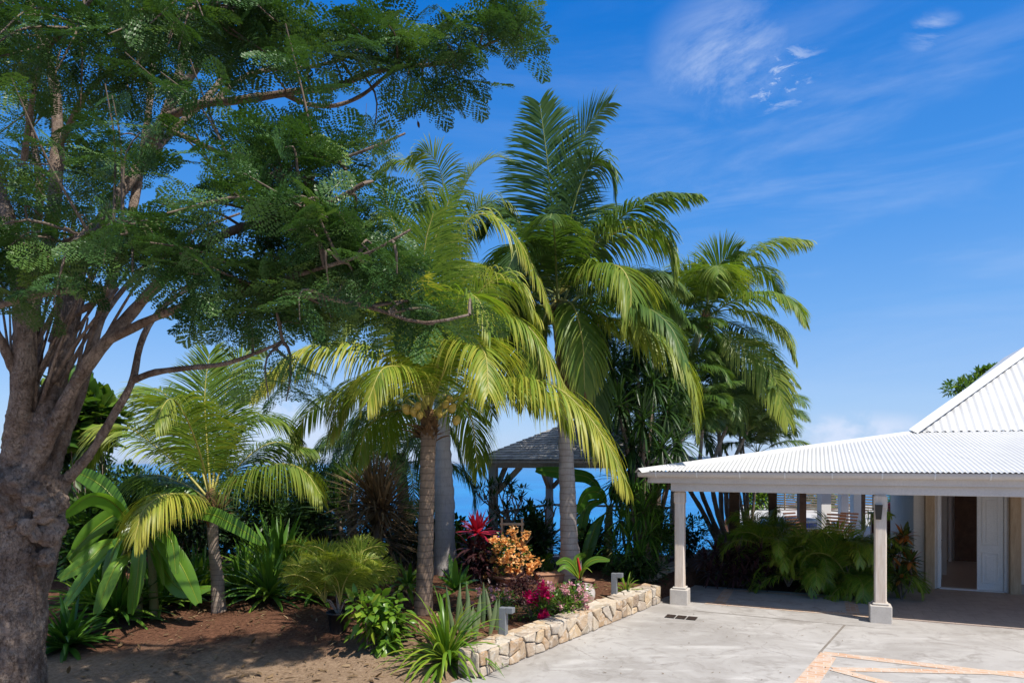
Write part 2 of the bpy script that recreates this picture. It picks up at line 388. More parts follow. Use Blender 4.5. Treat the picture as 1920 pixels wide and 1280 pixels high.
def sea_mat():
    m, nt = new_mat('sea_water'); b = NB(nt); co = b.coord(scale=(.25, 1, 1))
    n1 = b.noise(co, .035, 8, .62); n2 = b.noise(co, .4, 6, .65); n3 = b.noise(b.coord(scale=(.12, 1, 1)), .006, 5, .55)
    col = b.mix(b.mr(n3, .35, .65), (.0, .135, .36), (.0, .18, .42)); col = b.mix(b.mr(n2, .5, .8, 0, .35), col, (.05, .30, .56))
    b.out(col, .32, .18, b.bump(b.math('ADD', n1, b.math('MULTIPLY', n2, .5)), .8, 1.2)); return m
def sheet_metal():
    m, nt = new_mat('white_corrugated_metal'); b = NB(nt); co = b.coord()
    n1 = b.noise(co, .9, 8, .65); n2 = b.noise(b.coord(scale=(1, 1, 1)), 14, 6, .7); n3 = b.noise(b.coord(scale=(7, .35, .35), rot=(0, 0, radians(24))), 1.0, 7, .7)
    col = b.mix(b.mr(n1, .35, .7), (.57, .57, .565), (.51, .51, .505)); col = b.mix(b.mr(n3, .56, .74, 0, .5), col, (.40, .39, .37)); col = b.mix(b.mr(n2, .6, .78, 0, .3), col, (.45, .44, .42))
    b.out(col, .42, .35, b.bump(n2, .04, .004)); return m
def shingle_mat():
    m, nt = new_mat('grey_wood_shingle'); b = NB(nt); v = b.attr(); co = b.coord()
    n1 = b.noise(co, 3, 7, .7); n2 = b.noise(co, 50, 4, .7)
    col = b.mix(v, (.24, .235, .235), (.48, .47, .46)); col = b.mix(b.mr(n1, .4, .7, 0, .5), col, (.42, .40, .38)); col = b.mix(b.mr(n2, .5, .8, 0, .4), col, (.10, .095, .09))
    b.out(col, .85, .15, b.bump(n2, .3, .01)); return m

M = {}
M['concrete'] = concrete_mat(); M['soil'] = soil_mat(); M['stone'] = stone_mat(); M['bark'] = bark_mat(); M['sea'] = sea_mat()
M['terracotta_tile'] = tile_mat('terracotta_tile', (.46, .25, .15), (.53, .37, .25), (.50, .44, .38))
M['porch_tile'] = tile_mat('porch_tile', (.42, .33, .27), (.40, .315, .255), (.33, .26, .21), .4, .4)
M['metal'] = sheet_metal(); M['shingle'] = shingle_mat()
M['mortar'] = plain_mat('mortar', (.46, .41, .35), (.33, .28, .23), .9, .15, 9, .5, 50, .01)
M['paint'] = plain_mat('cream_paint', (.60, .55, .50), (.54, .49, .445), .5, .3, 2, .05)
M['white_paint'] = plain_mat('white_paint', (.74, .72, .70), (.68, .66, .63), .5, .3, 2, .05)
M['wall_plaster'] = plain_mat('wall_plaster', (.72, .66, .60), (.66, .60, .545), .85, .2, 2, .15)
M['post_wood'] = plain_mat('bleached_wood', (.68, .59, .50), (.54, .43, .33), .75, .2, 5, .3, 30, .008, streak=(3, 3, .35))
M['plinth'] = plain_mat('cast_concrete', (.52, .48, .43), (.44, .40, .355), .85, .2, 4, .25)
M['wood'] = plain_mat('pale_wood', (.50, .37, .24), (.38, .26, .155), .7, .25, 6, .3, 30, .006, streak=(4, 4, .5))
M['dark_wood'] = plain_mat('dark_wood', (.16, .085, .045), (.09, .045, .025), .6, .3, 6, .2)
M['grey_wood'] = plain_mat('weathered_wood', (.52, .48, .44), (.37, .33, .29), .8, .2, 5, .3, 30, .008, streak=(3, 3, .3))
M['ceiling'] = plain_mat('carport_ceiling', (.60, .55, .49), (.52, .46, .40), .8, .2)
M['bollard'] = plain_mat('grey_powder_coat', (.19, .20, .21), (.165, .175, .185), .45, .4, 4, .05)
M['black'] = plain_mat('black_plastic', (.012, .012, .012), (.02, .02, .02), .45, .4)
M['glass'] = plain_mat('frosted_glass', (.55, .57, .55), (.5, .5, .5), .2, .5)
M['terracotta'] = plain_mat('terracotta_pot', (.38, .21, .13), (.28, .14, .085), .85, .2, 6, .3)
M['glaze'] = plain_mat('glazed_ceramic', (.55, .53, .49), (.24, .07, .045), .22, .5, 7, .05)
M['iron'] = plain_mat('rusty_iron', (.085, .055, .04), (.05, .035, .028), .7, .3, 20, .4)
M['interior'] = plain_mat('interior_plaster', (.72, .66, .60), (.66, .60, .54), .9, .1)
M['interior_floor'] = plain_mat('interior_floor', (.42, .32, .24), (.36, .27, .20), .35, .4)
M['blue_tile'] = plain_mat('blue_pool_tile', (.06, .12, .42), (.05, .09, .33), .3, .5)
M['terrace'] = plain_mat('terrace_paving', (.46, .45, .44), (.40, .39, .38), .7, .25)
M['red'] = plain_mat('red_enamel', (.45, .03, .02), (.4, .025, .02), .3, .5)
M['orange_wood'] = plain_mat('teak', (.12, .045, .02), (.08, .03, .014), .55, .3, 6, .1)
M['sand_rock'] = plain_mat('rock', (.42, .35, .28), (.28, .21, .16), .9, .15, 5, .6, 20, .02)

# ------------------------------------------------------------------ terrain
WA = Vector((-.42, 8.85, 0)); WB = Vector((2.98, 13.63, 0)); WD = (WB - WA).normalized(); WN = Vector((-WD.y, WD.x, 0))   # retaining wall front line
def sstep(a, b, x):
    t = np.clip((x - a) / (b - a), 0, 1); return t * t * (3 - 2 * t)
def ground_z(X, Y):
    X = np.asarray(X, float); Y = np.asarray(Y, float)
    dw = (X - WA.x) * WN.x + (Y - WA.y) * WN.y          # distance behind wall line
    al = (X - WA.x) * WD.x + (Y - WA.y) * WD.y
    left = sstep(.12, .30, dw)
    rise = .27 * sstep(-.3, 1.6, al + dw * .45)
    z = left * rise - .03 * (1 - left)
    z = z + left * (.05 * np.sin(X * 1.7 + Y) * np.sin(Y * 1.3 - X * .4)) * sstep(8, 10, Y)
    right = np.where(Y < 22, sstep(3.0, 5.0, X - (Y - 14) * .25), sstep(6.6, 7.2, X - (Y - 22) * .31))
    far = Y
    drop = -.12 * np.clip(far - 18, 0, 6) - 1.1 * np.clip(far - 23, 0, 1e9) ** 1.0 * .55
    z = z + np.where(right > .5, -.3 * sstep(19, 22, Y) - .6 * np.clip(Y - 46, 0, 1e9), drop)
    return np.maximum(z, -60)
def gz(x, y): return float(ground_z(x, y))
def gp(px, py):
    """ground point seen at pixel"""
    z = 0.2
    for _ in range(12):
        p = onz(px, py, z); z = gz(p.x, p.y)
    return onz(px, py, z)
gx = np.concatenate([np.linspace(-90, -9, 28)[:-1], np.linspace(-9, 9, 150)[:-1], np.linspace(9, 90, 28)])
gy = np.concatenate([np.linspace(-25, 3, 12)[:-1], np.linspace(3, 24, 170)[:-1], np.linspace(24, 48, 30)[:-1], np.linspace(48, 150, 14)])
XX, YY = np.meshgrid(gx, gy); ZZ = ground_z(XX, YY)
bumpn = np.array([mnoise.noise(Vector((x * 2.2, y * 2.2, 0))) * .035 + mnoise.noise(Vector((x * 7, y * 7, 3))) * .014 for x, y in zip(XX.ravel(), YY.ravel())]).reshape(XX.shape)
dwl = (XX - WA.x) * WN.x + (YY - WA.y) * WN.y
ZZ = ZZ + bumpn * (dwl > .25)
g = MB(); nx = len(gx); ny = len(gy); ii = np.arange(ny - 1)[:, None] * nx; jj = np.arange(nx - 1)[None, :]
g.add(np.stack([XX, YY, ZZ], -1).reshape(-1, 3), np.stack([ii + jj, ii + jj + 1, ii + nx + jj + 1, ii + nx + jj], -1).reshape(-1, 4))
tag(g.build('ground', M['soil']), kind='structure')
s = MB(); s.add([[-30000, 60, -48], [30000, 60, -48], [30000, 26000, -48], [-30000, 26000, -48]], [[0, 1, 2, 3]])
tag(s.build('sea', M['sea']), kind='structure')

def sheet(mb, pts, z, mat=0, val=.5):
    mb.add([[p[0], p[1], z] for p in pts], [list(range(len(pts)))], mat, val, False)
# drive: everything right of the wall line, up to the planting bed and the porch
d = MB(); w0 = WA - WD * 14
bedv = 2.35
sheet(d, [(w0.x, w0.y), (16, -6), tuple(bf(12, -6.2).xy), tuple(bf(12, bedv).xy), tuple(bf(-.35, bedv).xy), tuple((WB + WN * .2).xy), tuple((WA + WN * .2).xy)], 0.0)
def strip(mb, a, b, w, z, mat):
    a = Vector(a); b = Vector(b); t = (b - a).normalized(); n = Vector((-t.y, t.x, 0)) * w * .5
    sheet(mb, [(a - n)[:2], (b - n)[:2], (b + n)[:2], (a + n)[:2]], z, mat)
strip(d, onz(1584, 1171), onz(1536, 1224), .035, .004, 1)
strip(d, onz(1300, 1144), onz(1500, 1163), .02, .004, 1); strip(d, onz(1500, 1163), onz(1640, 1176), .014, .004, 1)
strip(d, bf(3.45, 1.0), bf(3.45, 2.3), .02, .004, 1)
M['joint'] = plain_mat('slab_joint', (.25, .22, .19), (.16, .14, .12), .9, .1)
tag(d.build('driveway', [M['concrete'], M['joint']]), kind='structure')
tb = MB()
def band(a, b, w, z=.005): strip(tb, a, b, w, z, 0)
qa, qb, qc, qd = onz(1539, 1222), onz(1488, 1280), onz(1568, 1233), onz(1537, 1280)
sheet(tb, [(qa + (qb - qa) * 5)[:2], (qc + (qd - qc) * 6)[:2], qc[:2], qa[:2]], .0045, 0)
q = onz(1543, 1224); e1 = onz(1920, 1267); band(q, q + (e1 - q) * 1.6, .21, .0055)
q = onz(1562, 1254); e1 = onz(1700, 1257); band(q, q + (e1 - q) * 3.0, .18, .0065); e1 = onz(1667, 1282); band(q, q + (e1 - q) * 2.5, .18, .0075)
band(bf(.45, .42), bf(3.35, .42), .22); band(bf(.72, .55), bf(.72, 2.15), .22, .006); band(bf(3.1, .55), bf(3.1, 2.15), .22, .006); band(bf(.85, 2.05), bf(2.98, 2.05), .2, .007)
tag(tb.build('paving_bands', M['terracotta_tile']), kind='structure')
pf = MB(); pf.box(bf(7.6, 2.15, .004), (8.0, 3.66, .03), ax=(UX, VX, Vector((0, 0, 1))))
tag(pf.build('porch_floor', M['porch_tile']), kind='structure')

# drain grate
dg = MB(); o = onz(1277, 1157); a1 = (onz(1300, 1153) - onz(1268, 1150)).normalized(); a2 = Vector((-a1.y, a1.x, 0))
for k in (-1, 0, 1):
    c = o + a1 * k * .19; dg.box((c.x, c.y, .004), (.165, .26, .012), 0, ax=(a1, a2, Vector((0, 0, 1))))
    for q in range(-4, 5): dg.box((c.x + a2.x * q * .028, c.y + a2.y * q * .028, .011), (.15, .010, .008), 1, ax=(a1, a2, Vector((0, 0, 1))))
dr = dg.build('drain_grate', [M['black'], M['iron']], loc=(o.x, o.y, 0)); tag(dr, 'rusty three-panel iron drain grate set in the concrete drive', 'drain grate')

# ------------------------------------------------------------------ stone retaining wall
def clip_poly(poly, mid, n):
    out = []
    for i in range(len(poly)):
        a, b = poly[i], poly[(i + 1) % len(poly)]; da = (a - mid).dot(n); db = (b - mid).dot(n)
        if da <= 0: out.append(a)
        if da * db < 0: out.append(a + (b - a) * (da / (da - db)))
    return out
def stones(mb, o, ax, ay, nn, w, h, cell, mat=0, depth=.03, gap=.010, seed=1):
    """irregular fitted stones over a w x h rectangle, relief along nn"""
    r = random.Random(seed); pts = []; nx_ = max(1, round(w / cell)); ny_ = max(1, round(h / (cell * .8)))
    for i in range(nx_):
        for j in range(ny_):
            if r.random() < .12: continue
            pts.append(Vector(((i + .5 + r.uniform(-.42, .42)) * w / nx_, (j + .5 + r.uniform(-.36, .36)) * h / ny_)))
    for p in pts:
        poly = [Vector((0, 0)), Vector((w, 0)), Vector((w, h)), Vector((0, h))]
        for q in pts:
            if q is p or (q - p).length > cell * 4: continue
            poly = clip_poly(poly, (p + q) / 2, (q - p).normalized())
            if len(poly) < 3: break
        if len(poly) < 3: continue
        # soften: subdivide edges and pull corners in
        pp = []
        for i in range(len(poly)):
            a, b, c = poly[i - 1], poly[i], poly[(i + 1) % len(poly)]
            pp += [b + (a - b) * .22, b * .93 + (a + c) * .035, b + (c - b) * .22]
        cen = sum(pp, Vector((0, 0))) / len(pp); rad = min((x - cen).length for x in pp)
        if rad < .012: continue
        dz = depth * r.uniform(.55, 1.25); tx = r.uniform(-.12, .12); ty = r.uniform(-.12, .12); n = len(pp); vs = []
        for f, zz in ((max(.3, 1 - gap / rad), 0), (max(.28, 1 - gap * 1.5 / rad), .7), (max(.2, 1 - gap * 3.2 / rad), 1.0), (.45, 1.1)):
            for x in pp:
                y = cen + (x - cen) * f; k = mnoise.noise(Vector((x.x * 9, x.y * 9, seed + zz * 2))) * .010
                hh = zz * dz + (zz > 0) * (k + (y - cen).x * tx + (y - cen).y * ty)
                vs.append(o + ax * (y.x) + ay * y.y + nn * hh)
        fs = [[q * n + i, q * n + (i + 1) % n, (q + 1) * n + (i + 1) % n, (q + 1) * n + i] for q in range(3) for i in range(n)] + [[3 * n + i for i in range(n)]]
        if ax.cross(ay).dot(nn) < 0: fs = [f[::-1] for f in fs]
        mb.add([list(v) for v in vs], fs, mat, r.random(), False)
wl = MB(); Lw = (WB - WA).length; Hw = .34; Tw = .36; ZU = Vector((0, 0, 1))
wl.box(WA + WD * Lw / 2 + WN * (Tw / 2 + .02) + ZU * (Hw / 2 - .05), (Lw - .04, Tw - .04, Hw + .08), 1, ax=(WD, WN, ZU))
stones(wl, WA.copy() + WN * .02, WD, ZU, -WN, Lw, Hw, .215, depth=.028, gap=.0065, seed=3)
stones(wl, WA + ZU * (Hw - .01) + WN * .0, WD, WN, ZU, Lw, Tw, .22, depth=.016, gap=.006, seed=8)
stones(wl, WA + WN * Tw, -WN, ZU, -WD, Tw, Hw, .17, seed=5); stones(wl, WB, WN, ZU, WD, Tw, Hw, .17, seed=6)
t = wl.build('stone_wall', [M['stone'], M['mortar']], loc=WA); tag(t, 'low wall of fitted tan field stones edging the flower bed', 'stone wall')
# short continuing wall in the shade behind the carport post
wl = MB(); A2 = bf(-.75, .9); B2 = bf(-.45, 3.6); D2 = (B2 - A2).normalized(); N2 = Vector((-D2.y, D2.x, 0)); L2 = (B2 - A2).length
wl.box(A2 + D2 * L2 / 2 + N2 * .17 + ZU * .12, (L2, .30, .42), 1, ax=(D2, N2, ZU)); stones(wl, A2, D2, ZU, -N2, L2, .34, .2, seed=13); stones(wl, A2 + ZU * .33, D2, N2, ZU, L2, .33, .2, depth=.02, seed=14)
stones(wl, A2 + N2 * .33, -N2, ZU, -D2, .33, .34, .17, seed=15)
t = wl.build('stone_wall', [M['stone'], M['mortar']], loc=A2); tag(t, 'shaded stretch of stone wall behind the nearer left carport post', 'stone wall')

# ------------------------------------------------------------------ villa: carport roof, porch, entrance
BX = (UX, VX, ZU)
EZ = 2.63; SL = .874 / 5.286; KU0 = -.69; KV0 = -.30; KH = 5.286; SU = 2.11 / 2.734
villa = thing('villa', bf(4, 4), 'white villa with corrugated metal roof, open carport and panelled front door', 'house')
def corr(mb, f0, along, up, n_rows, length, rowlen, period=.076, amp=.010, z_of=None, mat=0):
    pass
def corrugated(mb, u0, u1, vfun0, vfun1, zfun, period=.0765, amp=.0105, sub=6, off=0.0):
    """sheet with waves across u; each column runs from v0(u) to v1(u); zfun(u,v) base height"""
    n = int((u1 - u0) / period * sub); us = np.linspace(u0, u1, n + 1); vs = []
    for u in us:
        w = amp * cos(2 * pi * (u - u0) / period)
        for v in (vfun0(u), vfun1(u)): vs.append(list(bf(u, v, zfun(u, v) + w + off)))
    i = np.arange(n)[:, None] * 2
    mb.add(vs, np.concatenate([i, i + 2, i + 3, i + 1], 1), 0, .5, True)
UR = 11.5
rf = MB()
zl = lambda u, v: EZ + SL * (v - KV0)
corrugated(rf, KU0 + .04, UR, lambda u: KV0, lambda u: min(KV0 + (u - KU0), KV0 + KH + .15), zl)
# left plane (slopes towards -u)
rf.add([list(bf(KU0, KV0, EZ)), list(bf(KU0 + KH, KV0 + KH, EZ + SL * KH)), list(bf(KU0 + KH, KV0 + 8.5, EZ + SL * KH)), list(bf(KU0, KV0 + 8.5, EZ))], [[0, 1, 2, 3]], 0, .5, False)
lr = rf.build('lower_roof', M['metal'], villa)
uf = MB(); UB = KU0 + KH; VB = KV0 + KH; ZB = EZ + SL * KH; MT = 3.6
zu = lambda u, v: ZB + .05 + SU * (v - VB)
corrugated(uf, UB - .05, UR + 1, lambda u: VB - .06, lambda u: VB + min(max(u - UB, 0), MT), zu, period=.0765 * 2.1, amp=.018)
uf.add([list(bf(UB - .05, VB, ZB)), list(bf(UB + MT, VB + MT, ZB + SU * MT)), list(bf(UB + MT, VB + 9, ZB + SU * MT)), list(bf(UB + 1.5, VB + 6, ZB))], [[0, 1, 2, 3]], 0, .5, False)
uf.build('upper_roof', M['metal'], villa)
def ridge(mb, a, b, w, h, sidev):
    a = Vector(a); b = Vector(b); t = (b - a).normalized(); sd = t.cross(ZU).normalized(); up = sd.cross(t).normalized()
    for sg in (-1, 1):
        p = [a + up * h, b + up * h, b + sd * sg * w - ZU * (w * .35 - h * .2), a + sd * sg * w - ZU * (w * .35 - h * .2)]
        mb.add([list(x) for x in p], [[0, 1, 2, 3] if sg < 0 else [3, 2, 1, 0]], 0, .5, False)
rc = MB(); ridge(rc, bf(KU0 - .03, KV0 - .03, EZ + .005), bf(UB, VB, ZB + .0), .14, .045, 1)
ridge(rc, bf(UB - .12, VB - .12, ZB + .02), bf(UB + MT, VB + MT, ZB + SU * MT + .05), .20, .055, 1)
rc.build('hip_capping', M['metal'], villa)
# eave closer, gutter, fascia, beam
ULEN = UR + .5
fb = MB(); fb.box(bf((KU0 + .15 + UR) / 2, -.07, 2.475), (UR - KU0 - .15, .05, .17), 0, ax=BX, bev=.004)
fb.box(bf(KU0 + .12, 3.8, 2.475), (.05, 7.7, .17), 0, ax=BX, bev=.004)
fb.build('fascia', M['paint'], villa)
cl = MB(); cl.box(bf((KU0 + .1 + UR) / 2, -.12, 2.59), (UR - KU0 - .1, .02, .055), 0, ax=BX); cl.build('eave_filler', M['grey_wood'], villa)
gt = MB(); us = np.linspace(KU0 - .06, UR, 3); prof = [(.0, .0), (-.005, -.04), (-.03, -.085), (-.075, -.10), (-.10, -.10)]
prof = [(-.262, 2.615), (-.268, 2.60), (-.262, 2.565), (-.235, 2.525), (-.19, 2.505), (-.10, 2.505), (-.10, 2.53), (-.185, 2.53), (-.225, 2.55), (-.245, 2.60), (-.25, 2.615)]
vs = [list(bf(u, v, z)) for u in (KU0 - .06, UR) for v, z in prof]; n = len(prof)
gt.add(vs, [[i, i + 1, n + i + 1, n + i] for i in range(n - 1)] + [[n - 1, 0, n, 2 * n - 1]], 0, .5, False)
gt.add([list(bf(KU0 - .06, v, z)) for v, z in prof[:6]] + [list(bf(KU0 - .06, -.10, 2.615))], [[0, 1, 2, 3, 4, 5, 6]], 0, .5, False)
gut = gt.build('gutter', M['paint'], villa)
for k in range(15):
    br = MB(); u = KU0 + .3 + k * .78
    pr = [(-.27, 2.618), (-.274, 2.60), (-.268, 2.56), (-.24, 2.518), (-.19, 2.497), (-.097, 2.497)]
    for (a, b_) in zip(pr[:-1], pr[1:]):
        br.add([list(bf(u - .012, *a)), list(bf(u + .012, *a)), list(bf(u + .012, *b_)), list(bf(u - .012, *b_))], [[0, 1, 2, 3]], 0, .5, False)
    br.build('gutter_bracket', M['white_paint'], gut)
bm = MB(); bm.box(bf((UR - .15) / 2, .07, 2.31), (UR + .15, .15, .16), 0, ax=BX, bev=.005); bm.box(bf(-.1 + .0, 3.9, 2.31), (.15, 7.5, .16), 0, ax=BX, bev=.005)
bm.box(bf(2.2, 4.75, 2.31), (4.3, .15, .16), 0, ax=BX, bev=.005)
bm.build('beam', M['paint'], villa)
cm = MB(); cm.add([list(bf(KU0 + .2, -.03, 2.55)), list(bf(UR, -.03, 2.55)), list(bf(UR, 5.2, 3.2)), list(bf(4.6, 5.2, 3.2)), list(bf(4.6, 8, 3.2)), list(bf(KU0 + .2, 8, 2.55))], [[0, 1, 2, 3, 4, 5]], 0, .5, False)
cm.build('carport_ceiling', M['ceiling'], villa)
def post(u, v, h0, plinth=True, sz=.19, ph=.31, pw=.345, mat='post_wood', zt=2.23):
    m_ = MB(); z0 = ph if plinth else 0
    m_.box(bf(u, v, (z0 + zt) / 2), (sz, sz, zt - z0), 0, ax=BX, bev=.018)
    m_.box(bf(u, v, zt - .13), (sz + .022, sz + .022, .22), 0, ax=BX, bev=.012)
    p = m_.build('post', M[mat], villa)
    if plinth:
        b_ = MB(); b_.box(bf(u, v, ph / 2 - .01), (pw, pw, ph), 0, ax=BX, bev=.012); b_.box(bf(u, v, ph + .01), (sz + .07, sz + .07, .04), 0, ax=BX, bev=.015)
        b_.build('plinth', M['plinth'], p)
    return p
pA = post(.0, .175, 0); pA['label'] = 'carport corner post on a concrete plinth beside the stone wall'
uB = (onz(1652, 1168) - P1).dot(UX); vB = (onz(1652, 1168) - P1).dot(VX)
pB = post(uB, vB + .175, 0); pB['label'] = 'carport post carrying the black wall lamp'
post(.51, 5.2, 0, False, .26, mat='dark_wood'); post(1.45, 5.2, 0, False, .20, mat='dark_wood')  # rear posts: the carport's shade is put into their dark wood colour
# wall lamp on the second post
wlp = thing('wall_lamp', bf(uB - .035, vB + .05, 1.95), 'small black wedge-shaped wall lamp fixed high on the carport post', 'wall lamp')
lm = MB(); c = bf(uB - .035, vB + .03, 1.93)
vs = []
for z, w_, dd in ((1.80, .085, .05), (2.06, .12, .12)):
    for (sx, sy) in ((-1, 0), (1, 0), (1, -1), (-1, -1)): vs.append(list(bf(uB - .035 + sx * w_ / 2, vB + .088 + sy * dd, z)))
lm.add(vs, [[0, 3, 2, 1], [4, 5, 6, 7], [0, 1, 5, 4], [1, 2, 6, 5], [2, 3, 7, 6], [3, 0, 4, 7]], 0, .5, False); lm.build('housing', M['black'], wlp)
lm = MB(); lm.box(bf(uB - .035, vB + .03, 2.066), (.10, .09, .012), 0, ax=BX, bev=.004); lm.build('lens', M['glass'], wlp)

# entrance wall
VWL = 4.0
def u_at(px, v):
    """u on the plane v where the ray through pixel column px meets it"""
    r = (px - 960) / F; o = P1 + VX * v
    return (r * o.y - o.x) / (UX.x - r * UX.y)
uW0 = u_at(1713, VWL); uP0 = u_at(1733, VWL); uP1 = u_at(1751, VWL); uD0 = u_at(1757, VWL); uD1 = u_at(1888, VWL); uQ0 = u_at(1891, VWL); uQ1 = u_at(1912, VWL); uM = u_at(1833, VWL)
ew = MB(); HT = 3.0
def wseg(mb, u0, u1, z0, z1, v0=VWL, th=.2, mat=0): mb.box(bf((u0 + u1) / 2, v0 + th / 2, (z0 + z1) / 2), (u1 - u0, th, z1 - z0), mat, ax=BX)
wseg(ew, uW0, uD0, 0, HT); wseg(ew, uD1, UR + 1, 0, HT); wseg(ew, uD0, uD1, 2.25, HT)
ew.box(bf(uW0 + .1, VWL + 2.7, HT / 2), (.2, 5, HT), 0, ax=BX)
ew.build('wall', M['wall_plaster'], villa)
sk = MB(); sk.box(bf((uW0 + uP0) / 2 + .02, VWL - .012, .12), (uP0 - uW0 + .03, .024, .2), 0, ax=BX); sk.box(bf((uQ1 + UR) / 2, VWL - .012, .12), (UR - uQ1, .024, .2), 0, ax=BX)
sk.build('skirting', M['porch_tile'], villa)
for (a, b_) in ((uP0, uP1), (uQ0, uQ1)):
    pl = MB(); pl.box(bf((a + b_) / 2, VWL - .06, 1.25), (b_ - a, .17, 2.5), 0, ax=BX, bev=.01); pl.build('pilaster', M['wood'], villa)
df = MB(); fw = .05
df.box(bf(uD0 + fw / 2, VWL + .06, 1.14), (fw, .16, 2.22), 0, ax=BX, bev=.004); df.box(bf(uD1 - fw / 2, VWL + .06, 1.14), (fw, .16, 2.22), 0, ax=BX, bev=.004); df.box(bf((uD0 + uD1) / 2, VWL + .06, 2.225), (uD1 - uD0 - 2 * fw, .16, .05), 0, ax=BX, bev=.004)
df.box(bf((uD0 + uD1) / 2, VWL + .06, .025), (uD1 - uD0 - 2 * fw, .18, .03), 0, ax=BX)
df.build('door_frame', M['white_paint'], villa)
def door_leaf(u0, width, hinge_v, ang, sg):
    """panelled leaf, hinged at u0, opening by ang into the house"""
    o = bf(u0, hinge_v, .045); a = UX * (sg * cos(ang)) + VX * sin(ang); nn = VX * cos(ang) - UX * (sg * sin(ang)); ax = (a, nn, ZU); hh = 2.15
    m_ = MB(); m_.box(o + a * width / 2 + ZU * hh / 2, (width, .04, hh), 0, ax=ax, bev=.003)
    for (z0, z1) in ((.16, .80), (.98, 2.0)):
        for sgn in (-1, 1):
            cc = o + a * width / 2 + ZU * (z0 + z1) / 2 + nn * (sgn * .024)
            w_ = width * .58; h_ = z1 - z0
            for (dx, dz, sx, sz) in ((0, h_ / 2, w_, .035), (0, -h_ / 2, w_, .035), (-w_ / 2, 0, .035, h_ + .035), (w_ / 2, 0, .035, h_ + .035)):
                m_.box(cc + a * dx + ZU * dz, (sx - (.036 if dx == 0 else 0), .02, sz), 0, ax=ax, bev=.006)
            m_.box(cc, (w_ - .12, .014, h_ - .12), 0, ax=ax, bev=.006)
    return m_.build('door', M['white_paint'], villa), o, a, nn
wdt = uD1 - uM - fw
dl, o_, a_, n_ = door_leaf(uD1 - fw - .004, wdt, VWL + .05, 0, -1)
dl['label'] = 'closed right leaf of the white panelled double door'
dl2, o_, a_, n_ = door_leaf(uD0 + fw + .02, wdt, VWL + .10, radians(88), 1)
dl2['label'] = 'open left leaf of the white panelled double door seen edge on'
hd = MB()
for sg in (-1, 1):
    hd.tube([o_ + a_ * (wdt - .07) + n_ * sg * .02 + ZU * 1.0, o_ + a_ * (wdt - .07) + n_ * sg * .06 + ZU * 1.0, o_ + a_ * (wdt - .17) + n_ * sg * .065 + ZU * 1.0], .010, 8)
hd.build('handle', M['iron'], dl2)
# room behind the door
rm = MB(); RB = VWL + 5.4
rm.box(bf((uD0 + UR) / 2 - .3, (VWL + RB) / 2 + .1, -.01), (UR - uD0 + 1, RB - VWL - .2, .05), 1, ax=BX)
rm.box(bf((uD0 + UR) / 2, RB, 1.5), (UR - uD0 + .6, .1, 3.0), 0, ax=BX)
rm.box(bf(uD0 + .45, VWL + 3.0, 1.2), (.12, 1.6, 2.4), 0, ax=BX); rm.box(bf(uD0 + 1.0, RB - .4, 1.1), (.07, .08, 2.2), 0, ax=BX); rm.box(bf(uD0 + 1.6, RB - .2, 1.1), (.9, .05, 2.2), 2, ax=BX)
rm.box(bf((uD0 + UR) / 2, (VWL + RB) / 2 + .1, 2.95), (UR - uD0 + .6, RB - VWL - .3, .06), 0, ax=BX)
rm.build('interior', [M['interior'], M['interior_floor'], M['dark_wood']], villa)

# ------------------------------------------------------------------ gazebo (same bearing as the villa)
GA = at(925, 900, 18.0); GA.z = 0; GS = 4.15
def gf(a, b_, z): return GA + UX * a + VX * b_ + ZU * z
gaz = thing('gazebo', gf(GS / 2, GS / 2, -.4), 'open timber gazebo with grey shingled pyramid roof before the sea', 'gazebo')
gEZ = 2.86; OH = .36
for (a, b_) in ((0, 0), (GS, 0), (0, GS), (GS, GS)):
    m_ = MB(); m_.box(gf(a, b_, 1.0), (.2, .2, 3.5), 0, ax=BX, bev=.01); p = m_.build('post', M['grey_wood'], gaz)
    k = MB()
    for (du, dv) in ((1 if a == 0 else -1, 0), (0, 1 if b_ == 0 else -1)):
        q0 = gf(a + du * .1, b_ + dv * .1, 2.0); q1 = gf(a + du * .78, b_ + dv * .78, 2.68); dd = (q1 - q0).normalized(); sd = ZU.cross(dd).normalized()
        k.box((q0 + q1) / 2, ((q1 - q0).length, .09, .13), 0, ax=(dd, sd, dd.cross(sd)))
    k.build('brace', M['wood'], p)
m_ = MB()
for b_ in (0, GS): m_.box(gf(GS / 2, b_, 2.73), (GS + .3, .14, .16), 0, ax=BX, bev=.005)
for a in (0, GS): m_.box(gf(a, GS / 2, 2.73), (.14, GS - .15, .16), 0, ax=BX, bev=.005)
m_.build('beam', M['grey_wood'], gaz)
m_ = MB()
for b_ in (-OH, GS + OH): m_.box(gf(GS / 2, b_, 2.83), (GS + 2 * OH, .03, .10), 0, ax=BX)
for a in (-OH, GS + OH): m_.box(gf(a, GS / 2, 2.83), (.03, GS + 2 * OH - .04, .10), 0, ax=BX)
m_.build('fascia', M['grey_wood'], gaz)
m_ = MB(); apex = gf(GS / 2, GS / 2, 2.86 + 1.3); NR = 20
cr = [(-OH - .05, -OH - .05), (GS + OH + .05, -OH - .05), (GS + OH + .05, GS + OH + .05), (-OH - .05, GS + OH + .05)]
